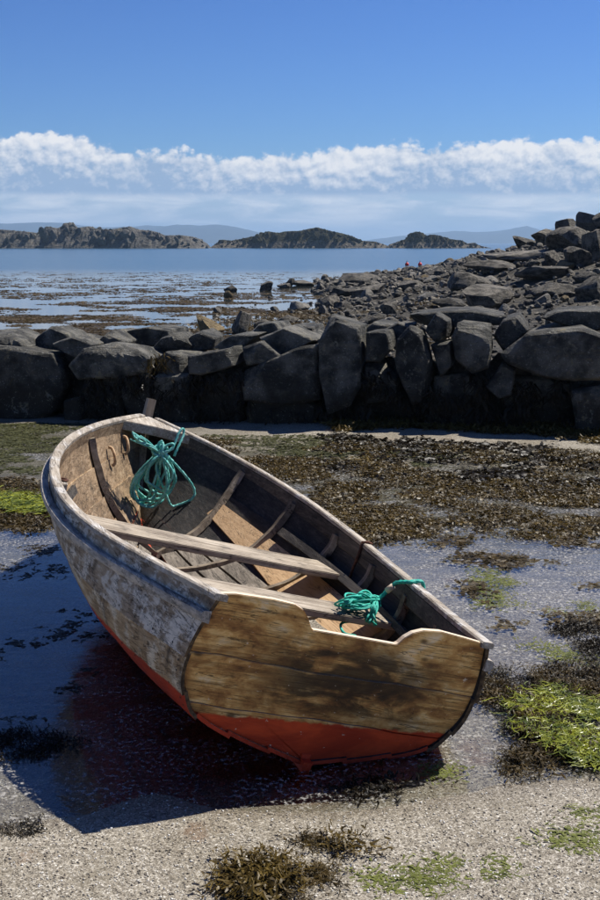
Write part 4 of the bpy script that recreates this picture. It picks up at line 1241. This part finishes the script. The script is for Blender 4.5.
_tg, _ug = np.meshgrid(np.linspace(0, .98, 160), np.linspace(0, 1, 90), indexing='ij')
_HP = hull(_tg, _ug).reshape(-1, 3)
def inner_y(x, z):
    dd = (_HP[:, 0] - x) ** 2 + (_HP[:, 2] - z) ** 2
    k = np.argsort(dd)[:4]
    return float(np.average(_HP[k, 1], weights=1 / (dd[k] + 1e-6)))
def thwart(x0, x1, z, th=.030, bow=.004, seed=0):
    n = 14; V = []; F = []
    for i in range(n):
        f = i / (n - 1)
        for (x, zz) in ((x0, z), (x1, z), (x1, z + th), (x0, z + th)):
            ym = inner_y(x, zz) - .018
            V.append((x + .004 * math.sin(f * 13 + seed + x * 5), -ym + 2 * ym * f, zz - bow * math.sin(f * math.pi)))
    for i in range(n - 1):
        for j in range(4): F.append((i * 4 + j, i * 4 + 4 + j, i * 4 + 4 + (j + 1) % 4, i * 4 + (j + 1) % 4))
    F += [(0, 1, 2, 3), tuple(n * 4 - 4 + q for q in (3, 2, 1, 0))]
    bm = bmesh.new(); vs = [bm.verts.new(v) for v in V]; [bm.faces.new([vs[q] for q in f]) for f in F]
    bmesh.ops.recalc_face_normals(bm, faces=bm.faces)
    es = [e for e in bm.edges if len(e.link_faces) == 2 and e.calc_face_angle() > R(50)]
    bmesh.ops.bevel(bm, geom=es, offset=.004, segments=2, affect='EDGES', clamp_overlap=True)
    me = bpy.data.meshes.new('thwart'); bm.to_mesh(me); bm.free(); me.materials.append(M['thwart'])
    return obj('thwart', me, boat)
thwart(1.66, 1.93, .300)
thwart(.95, 1.18, .272, seed=2)

# boards laid against the inside of the planking
def lining(name, sg, ua, ub, x0, x1, off_, th, m, n=16, holes=None):
    V = []; F = []
    ta = np.linspace(0, 1, 300)
    def pt(x, u, o_):
        P = hull(ta, np.full(300, u)); tt = float(np.interp(x, P[:, 0], ta))
        return hull(tt, u) - hnorm(tt, u) * o_
    for i in range(n):
        x = x0 + (x1 - x0) * i / (n - 1)
        fu = max(0, (x - 2.05) / .78) if name == 'new_plank' else 0
        uA, uB = ua + .135 * fu, ub + .02 * fu
        for u, o_ in ((uA, off_), (uB, off_), (uB, off_ + th), (uA, off_ + th)):
            V.append(pt(x, u, o_) * [1, sg, 1])
    for i in range(n - 1):
        for j in range(4): F.append((i * 4 + j, i * 4 + 4 + j, i * 4 + 4 + (j + 1) % 4, i * 4 + (j + 1) % 4))
    F += [(0, 1, 2, 3), tuple(n * 4 - 4 + q for q in (3, 2, 1, 0))]
    bm = bmesh.new(); vs = [bm.verts.new(v) for v in V]; [bm.faces.new([vs[q] for q in f]) for f in F]
    bmesh.ops.recalc_face_normals(bm, faces=bm.faces)
    me = bpy.data.meshes.new(name); bm.to_mesh(me); bm.free(); me.materials.append(M[m])
    o = obj(name, me, boat)
    if holes:
        pts = []
        for x, u in holes:
            p = pt(x, u, off_ + th) * [1, sg, 1]; p2 = pt(x, u, off_) * [1, sg, 1]
            pts.append((p, p - p2))
        nails(pts, 'screw_hole', o, .008)
    return o
hl_ = []
for x in (2.76, 2.40, 2.06, 1.72, 1.38):
    for u in (.60, .64) if x > 2.6 else ((.53, .58, .63) if x > 2.3 else (.43, .50, .56, .615)): hl_.append((x + random.uniform(-.03, .03), u))
lining('new_plank', -1, .405, .645, 1.05, 2.83, .0125, .013, 'newplank', 40, hl_)
for a, b, x0, x1 in ((.06, .16, .4, 2.62), (.175, .275, .5, 2.70), (.29, .39, .5, 2.66)):
    lining('bottom_board', -1, a, b, x0, x1, .0125, .013, 'floor')
for a, b, x0, x1 in ((.06, .16, .4, 2.62), (.175, .275, .5, 2.66)):
    lining('bottom_board', 1, a, b, x0, x1, .0125, .013, 'floor')
# seat risers that carry the thwarts
for sg in (1, -1):
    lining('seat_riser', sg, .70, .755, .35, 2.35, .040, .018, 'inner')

# bow: stem post, breasthook
def block(name, corners_low, corners_high, m, bev=.004, parent=None):
    bm = bmesh.new(); a = [bm.verts.new(p) for p in corners_low]; b = [bm.verts.new(p) for p in corners_high]; n = len(a)
    bm.faces.new(a[::-1]); bm.faces.new(b)
    for i in range(n): bm.faces.new((a[i], a[(i + 1) % n], b[(i + 1) % n], b[i]))
    bmesh.ops.recalc_face_normals(bm, faces=bm.faces)
    bmesh.ops.bevel(bm, geom=list(bm.edges), offset=bev, segments=2, affect='EDGES', clamp_overlap=True)
    me = bpy.data.meshes.new(name); bm.to_mesh(me); bm.free(); me.materials.append(M[m])
    return obj(name, me, parent or boat)
def stem():
    us = np.linspace(0.0, 1, 16); V = []
    for u in us:
        p = hull(1.0, u); V.append((p[0], p[2]))
    V = [(BL - STM * 1.0 - .10, .0 + .062)] + V
    top = V[-1]
    V += [(top[0] + .004, top[1] + .055), (top[0] + .008, top[1] + .115)]
    V = np.array(V); n = len(V); VV = []; F = []
    for i, (x, z) in enumerate(V):
        dq = V[min(i + 1, n - 1)] - V[max(i - 1, 0)]; dq /= np.linalg.norm(dq); ox, oz = dq[1], -dq[0]
        f_, b_ = .042, -.030
        for (o_, w) in ((f_, .012), (b_, .024), (b_, -.024), (f_, -.012)):
            w2 = w if i < n - 3 else math.copysign(.025, w)
            VV.append((x + ox * o_, w2, z + oz * o_))
    for i in range(n - 1):
        for j in range(4): F.append((i * 4 + j, i * 4 + (j + 1) % 4, i * 4 + 4 + (j + 1) % 4, i * 4 + 4 + j))
    F += [(3, 2, 1, 0), tuple(n * 4 - 4 + q for q in range(4))]
    me = mesh('stem_post', VV, F, M['stem'], True, 35)
    bm = bmesh.new(); bm.from_mesh(me); bmesh.ops.recalc_face_normals(bm, faces=bm.faces); bm.to_mesh(me); bm.free()
    return obj('stem_post', me, boat)
M['stem'] = m_wood('stem_wood', (.10, .07, .045), (.28, .215, .15), (.46, .385, .29), .4, grain=(40, 40, 3), dirt=.4)
stem()
tb = .905
pb_ = hull(tb, 1.0); pm = hull(.955, 1.0); pf = hull(.992, 1.0)
low = [(pb_[0], pb_[1] - .034, pb_[2] - .045), (pm[0], pm[1] - .034 if pm[1] > .05 else .01, pm[2] - .045), (pf[0], .004, pf[2] - .045), (pf[0], -.004, pf[2] - .045), (pm[0], -(pm[1] - .034 if pm[1] > .05 else .01), pm[2] - .045), (pb_[0], -pb_[1] + .034, pb_[2] - .045), (pb_[0] + .055, 0, pb_[2] - .045)]
hi = [(x, y, z + .056) for x, y, z in low]
block('breasthook', low, hi, 'gunwale')

# keel and skeg
kx = np.linspace(-.02, 3.05, 24)
kz = np.interp(kx, hull(np.linspace(0, 1, 100), 0)[:, 0], hull(np.linspace(0, 1, 100), 0)[:, 2])
V = []; F = []
for x, z in zip(kx, kz):
    dp = .030 + .045 * float(sstep(.75, .0, x))
    for y, zz in ((-.017, z + .012), (.017, z + .012), (.014, z - dp), (-.014, z - dp)): V.append((x - (.02 if x < 0 and zz > z else 0), y, zz))
n = len(kx)
for i in range(n - 1):
    for j in range(4): F.append((i * 4 + j, i * 4 + (j + 1) % 4, i * 4 + 4 + (j + 1) % 4, i * 4 + 4 + j))
F += [(3, 2, 1, 0), tuple(n * 4 - 4 + q for q in range(4))]
me = mesh('keel', V, F, M['keel'], True, 30)
bm = bmesh.new(); bm.from_mesh(me); bmesh.ops.recalc_face_normals(bm, faces=bm.faces); bm.to_mesh(me); bm.free()
obj('keel', me, boat)
block('skeg', [(-.008, .018, .03), (-.012, .011, -.105), (-.012, -.011, -.105), (-.008, -.018, .03)], [(.42, .018, .02), (.12, .011, -.095), (.12, -.011, -.095), (.42, -.018, .02)], 'keel', .003)

# port rowlock pad, bow hand cleats, iron strap on the starboard gunwale
def frame_at(tt, u, sg):
    p = hull(tt, u); n = hnorm(tt, u); T_ = hull(tt + 1e-3, u) - hull(tt - 1e-3, u); T_ /= np.linalg.norm(T_); b = hull(tt, min(u + 1e-3, 1)) - hull(tt, u - 1e-3); b /= np.linalg.norm(b)
    f = np.array([1, sg, 1]); return p * f, T_ * f, b * f, -n * f
def tube(name, pts, r, m, parent=None, sides=8, closed=False, strands=0, twist=60.0, taper=None):
    P = np.array(pts, float); n = len(P)
    T_ = np.gradient(P, axis=0); T_ /= np.linalg.norm(T_, axis=1, keepdims=True) + 1e-9
    a = np.cross(T_[0], [.13, .31, .94]); a /= np.linalg.norm(a)
    V = []; s = 0.0
    for i in range(n):
        a = a - T_[i] * (a @ T_[i]); a /= np.linalg.norm(a); b = np.cross(T_[i], a)
        if i: s += np.linalg.norm(P[i] - P[i - 1])
        rr = r * (taper[0] + (taper[1] - taper[0]) * i / (n - 1) if taper else 1)
        for q in range(sides):
            an = 2 * math.pi * q / sides
            k = 1 + (.26 * math.cos(strands * an - twist * s) if strands else 0)
            V.append(P[i] + (a * math.cos(an) + b * math.sin(an)) * rr * k)
    F = [(i * sides + j, i * sides + (j + 1) % sides, (i + 1) * sides + (j + 1) % sides, (i + 1) * sides + j) for i in range(n - 1) for j in range(sides)]
    F += [tuple(range(sides))[::-1], tuple((n - 1) * sides + j for j in range(sides))]
    return V, F
def add_tube(name, pts, r, m, parent=None, **kw):
    V, F = tube(name, pts, r, m, **kw)
    return obj(name, mesh(name, V, F, m, True), parent)
M['cleat'] = m_plain('pale_wood_cleat', (.34, .20, .10), (.52, .35, .20), .7, 40)
for tt, u in ((.852, .76), (.912, .80)):
    p, T_, b, inn = frame_at(tt, u, 1)
    path = [p + b * (.055 * math.cos(q)) + inn * (.018 + .030 * math.sin(q)) + T_ * .006 * math.sin(3 * q) for q in np.linspace(0, math.pi, 12)]
    add_tube('hand_cleat', path, .009, M['cleat'], boat, sides=8)
p, T_, b, inn = frame_at(.47, 1.0, 1)
P0 = p + inn * .045 + np.array([0, 0, -.012])
cl = [P0 + T_ * a + inn * c for a, c in ((-.075, -.02), (-.06, .018), (.06, .018), (.075, -.02))]
block('rowlock_pad', [q - np.array([0, 0, .022]) for q in cl], [q + np.array([0, 0, .016]) for q in cl], 'gunwale')
V, F = tube('x', [P0 + T_ * (.022 * math.cos(q)) + inn * (.022 * math.sin(q) - .004) + np.array([0, 0, .020]) for q in np.linspace(0, 6.283, 20)], .006, None, sides=6)
obj('rowlock_ring', mesh('rowlock_ring', V, F, M['iron']), boat)
p, T_, b, inn = frame_at(.455, 1.0, -1)
add_tube('iron_strap', [p + inn * -.016 + np.array([0, 0, .022]), p + inn * .01 + np.array([0, 0, .026]), p + inn * .036 + np.array([0, 0, .020]), p + inn * .040 - np.array([0, 0, .05]), p + inn * .042 - np.array([0, 0, .10]) + T_ * .01, p + inn * .05 - np.array([0, 0, .17]) + T_ * .015, p + inn * .075 - np.array([0, 0, .24]) + T_ * .01], .008, M['iron'], boat, sides=6)

# ------------------------------------------------------------------ ropes
def m_rope(name, c1, c2, c3):
    m, t = mat(name)
    p = tc(t)
    n = t.noise(p, 14, 4, .6); n2 = t.noise(p, 240, 2, .5)
    c = t.mix(t.sm(n, .35, .62), c1, c2); c = t.mix(t.m('MULTIPLY', t.sm(n2, .52, .7), .55), c, c3)
    out_bsdf(t, c, .6, t.bump(n2, .5, .002), .3)
    return m
M['rope'] = m_rope('faded_turquoise_rope', (.035, .30, .265), (.16, .50, .44), (.60, .78, .70))
M['rope2'] = m_rope('bright_turquoise_rope', (.006, .30, .235), (.03, .48, .36), (.25, .68, .55))
# coil hung at the bow: placed by rays through the photograph at the depth of the bow space
bowx = 3.02
def boat_ray(px, py, x):
    """point on the pixel's ray where boat-x = x, in world space"""
    C = RmN.T @ (EYE - BPN); r = RmN.T @ ray(px, py)
    return toworld(C + r * (x - C[0]) / r[0])
coil_root = empty('rope_coil', tuple(boat_ray(160, 500, bowx)))
tag(coil_root, 'faded turquoise rope coil hanging inside the bow of the boat', 'rope')
CR0 = np.array(coil_root.location)
rr_ = random.Random(3)
def spl(ctrl, n=60):
    c = np.array(ctrl, float); k = np.linspace(0, 1, len(c)); q = np.linspace(0, 1, n)
    return np.stack([cubic(k, c[:, i], q) for i in range(3)], -1)
loops = [ # (bottom px, bottom py, half width px, top px, top py, depth)
 (146, 505, 15, 158, 453, 3.00), (150, 500, 17, 160, 454, 3.04), (144, 500, 12, 157, 455, 2.97), (156, 498, 19, 161, 452, 2.99),
 (152, 503, 14, 159, 456, 3.06), (160, 495, 15, 162, 455, 2.95), (141, 503, 10, 156, 454, 3.02), (178, 505, 17, 166, 455, 2.98), (158, 490, 12, 160, 455, 2.93), (149, 507, 16, 158, 455, 2.96)]
for (bx, by, hw, tx_, ty, dx) in loops:
    j = lambda a: rr_.uniform(-a, a) * 1.7
    ctrl = [boat_ray(tx_, ty, dx), boat_ray(tx_ - hw * .55 + j(2) + (bx - tx_) * .2, ty + (by - ty) * .22, dx - .02), boat_ray(bx - hw + j(2), ty + (by - ty) * .62, dx + j(.03)), boat_ray(bx - hw * .62 + j(2), by - 4 + j(2), dx + .02), boat_ray(bx + j(2), by, dx + .03),
            boat_ray(bx + hw * .62 + j(2), by - 5 + j(2), dx + .01), boat_ray(bx + hw + j(2), ty + (by - ty) * .60, dx + j(.04)), boat_ray(tx_ + hw * .60 + j(2) + (bx - tx_) * .25, ty + (by - ty) * .20, dx - .03), boat_ray(tx_ + 1, ty, dx)]
    add_tube('loop', spl(ctrl, 70) - CR0, .0068, M['rope'], coil_root, sides=9, strands=3, twist=190)
# the knot's wraps, the frayed tail and the bight over the starboard gunwale
kc = boat_ray(160, 452, 2.95)
for i in range(5):
    an = rr_.uniform(0, 3.1); ax1 = np.array([math.cos(an), .3, math.sin(an)]); ax2 = np.array([-math.sin(an) * .6, .8, math.cos(an)])
    path = [kc - CR0 + (ax1 * math.cos(q) * .040 + ax2 * math.sin(q) * .026) + np.array([0, 0, .01 * i - .02]) for q in np.linspace(0, 5.9, 30)]
    add_tube('knot_wrap', path, .0075, M['rope'], coil_root, sides=9, strands=3, twist=190)
add_tube('bight', spl([boat_ray(162, 453, 2.95), boat_ray(172, 448, 2.98), boat_ray(177, 437, 3.00), boat_ray(182, 429, 3.02), boat_ray(183.5, 434, 3.02), boat_ray(178, 447, 2.98), boat_ray(174, 456, 2.97)], 50) - CR0, .0068, M['rope'], coil_root, sides=9, strands=3, twist=190)
add_tube('bight', spl([boat_ray(162, 452, 2.95), boat_ray(166, 446, 2.93), boat_ray(173, 444, 2.93), boat_ray(172, 449, 2.92), boat_ray(164, 452, 2.92)], 34) - CR0, .0068, M['rope'], coil_root, sides=9, strands=3, twist=190)
for i in range(9):
    add_tube('frayed_strand', spl([boat_ray(158, 452, 2.95), boat_ray(150 + j(1.5), 446 + j(1.5), 2.94 + j(.02)), boat_ray(142 + j(2), 441 + j(2), 2.93 + j(.02)), boat_ray(136 + j(3.5), 434 + j(3.5), 2.93 + j(.03))], 22) - CR0, .0050, M['rope'], coil_root, sides=6)

# stern rope: bunched hank over the aft thwart, tied to the starboard gunwale
hk = boat_ray(375, 603, 1.06)
hank = empty('rope_hank', tuple(boat_ray(375, 616, 1.0)))
tag(hank, 'bright turquoise rope hank bunched on the aft thwart and tied to the gunwale', 'rope')
HK0 = np.array(hank.location)
for i in range(13):
    c0 = [boat_ray(376 + j(2), 601 + j(2), 1.06), boat_ray(366 + j(3), 596 + j(3.5), 1.08 + j(.06)), boat_ray(352 + j(5), 600 + j(4.5), 1.06 + j(.06)), boat_ray(343 + j(5), 604 + j(2.5), 1.04 + j(.05)), boat_ray(353 + j(5), 606 + j(2), 1.02 + j(.03)), boat_ray(367 + j(3), 604 + j(2.5), 1.02 + j(.03)), boat_ray(377 + j(2), 602 + j(2), 1.04)]
    add_tube('strand', spl(c0, 36) - HK0, .0048, M['rope2'], hank, sides=6)
for i in range(9):
    add_tube('strand', spl([boat_ray(375 + j(2), 600, 1.03), boat_ray(375 + j(3), 607, .985 + j(.02)), boat_ray(372 + j(3), 616, .955 + j(.01)), boat_ray(371 + j(3.5), 624 + j(2), .945 + j(.01))], 18) - HK0, .0045, M['rope2'], hank, sides=6)
for i in range(3):
    path = [hk - HK0 + np.array([math.cos(q) * .020, math.sin(q) * .024, .010 * i - .008 + .012 * math.sin(q)]) for q in np.linspace(0, 6.1, 22)]
    add_tube('knot_wrap', path, .0065, M['rope2'], hank, sides=8, strands=3, twist=200)
gp, gT, gb, gin = frame_at(.268, 1.0, -1); gp = toworld(gp); gin = RmN @ gin
upv = RmN @ np.array([0, 0, 1.])
for dj in (-.006, .006):
    tn = RmN @ gT * dj
    add_tube('tie_line', spl([hk + tn, boat_ray(386, 592, 1.05) + tn, boat_ray(396, 583, 1.03) + tn, gp + gin * .045 + upv * .024 + tn, gp + gin * .01 + upv * .032 + tn, gp - gin * .022 + upv * .026 + tn, gp - gin * .030 - upv * .02 + tn], 44) - HK0, .0068, M['rope2'], hank, sides=9, strands=3, twist=200)
M['float'] = m_plain('cork_float', (.55, .42, .30), (.75, .62, .48), .8, 60)
fp = boat_ray(390, 588.5, 1.04) - HK0
add_tube('toggle', [fp - np.array([.014, -.004, .012]), fp, fp + np.array([.014, -.004, .012])], .014, M['float'], hank, sides=10)
add_tube('loose_end', spl([boat_ray(371, 622, .95), boat_ray(345, 622, 1.0), boat_ray(341, 628, .95), boat_ray(346, 634, .9), boat_ray(355, 636, .86), boat_ray(352, 640, .84)], 40) - HK0, .006, M['rope2'], hank, sides=8)

# ------------------------------------------------------------------ buoys
M['buoy'] = m_plain('red_buoy_plastic', (.60, .020, .018), (.70, .03, .022), .35, 8, .05)
for px, lab in ((407, 'left one of two small red mooring buoys off the rubble point'), (420, 'right one of two small red mooring buoys off the rubble point')):
    P = gpt(px, 265.8, SEA)
    bz = empty('mooring_buoy', (P[0], P[1], SEA - .06)); tag(bz, lab, 'buoy', 'red mooring buoys')
    prof = [(0, 0), (.10, .02), (.16, .09), (.175, .17), (.15, .26), (.09, .32), (.05, .34), (.045, .40), (0, .40)]
    V = []; F = []; ns = 16
    for r_, z_ in prof: V += [(r_ * math.cos(2 * math.pi * q / ns), r_ * math.sin(2 * math.pi * q / ns), z_) for q in range(ns)]
    for i in range(len(prof) - 1): F += [(i * ns + q, i * ns + (q + 1) % ns, (i + 1) * ns + (q + 1) % ns, (i + 1) * ns + q) for q in range(ns)]
    obj('float', mesh('float', V, F, M['buoy'], True, 50), bz)
    add_tube('ring', [np.array([math.cos(q) * .05, 0, .44 + math.sin(q) * .05]) for q in np.linspace(0, 6.283, 16)], .012, M['iron'], bz, sides=6)

# ------------------------------------------------------------------ sea air
m = bpy.data.materials.new('haze'); m.use_nodes = True
t = NT(m.node_tree)
pv = t.n('ShaderNodeVolumePrincipled', {'Color': (.48, .72, 1.0), 'Density': 1.9e-4, 'Anisotropy': 0.1})
t.n('ShaderNodeOutputMaterial', {'Volume': pv.outputs[0]})
x0, x1, y0, y1, z0, z1 = -12500, 12500, -600, 12500, -8, 150
V = [(x0, y0, z0), (x1, y0, z0), (x1, y1, z0), (x0, y1, z0), (x0, y0, z1), (x1, y0, z1), (x1, y1, z1), (x0, y1, z1)]
F = [(3, 2, 1, 0), (4, 5, 6, 7), (0, 1, 5, 4), (1, 2, 6, 5), (2, 3, 7, 6), (3, 0, 4, 7)]
tag(obj('haze', mesh('haze', V, F, m, False)), 'thin blue sea haze over the whole bay', 'haze', kind='stuff')
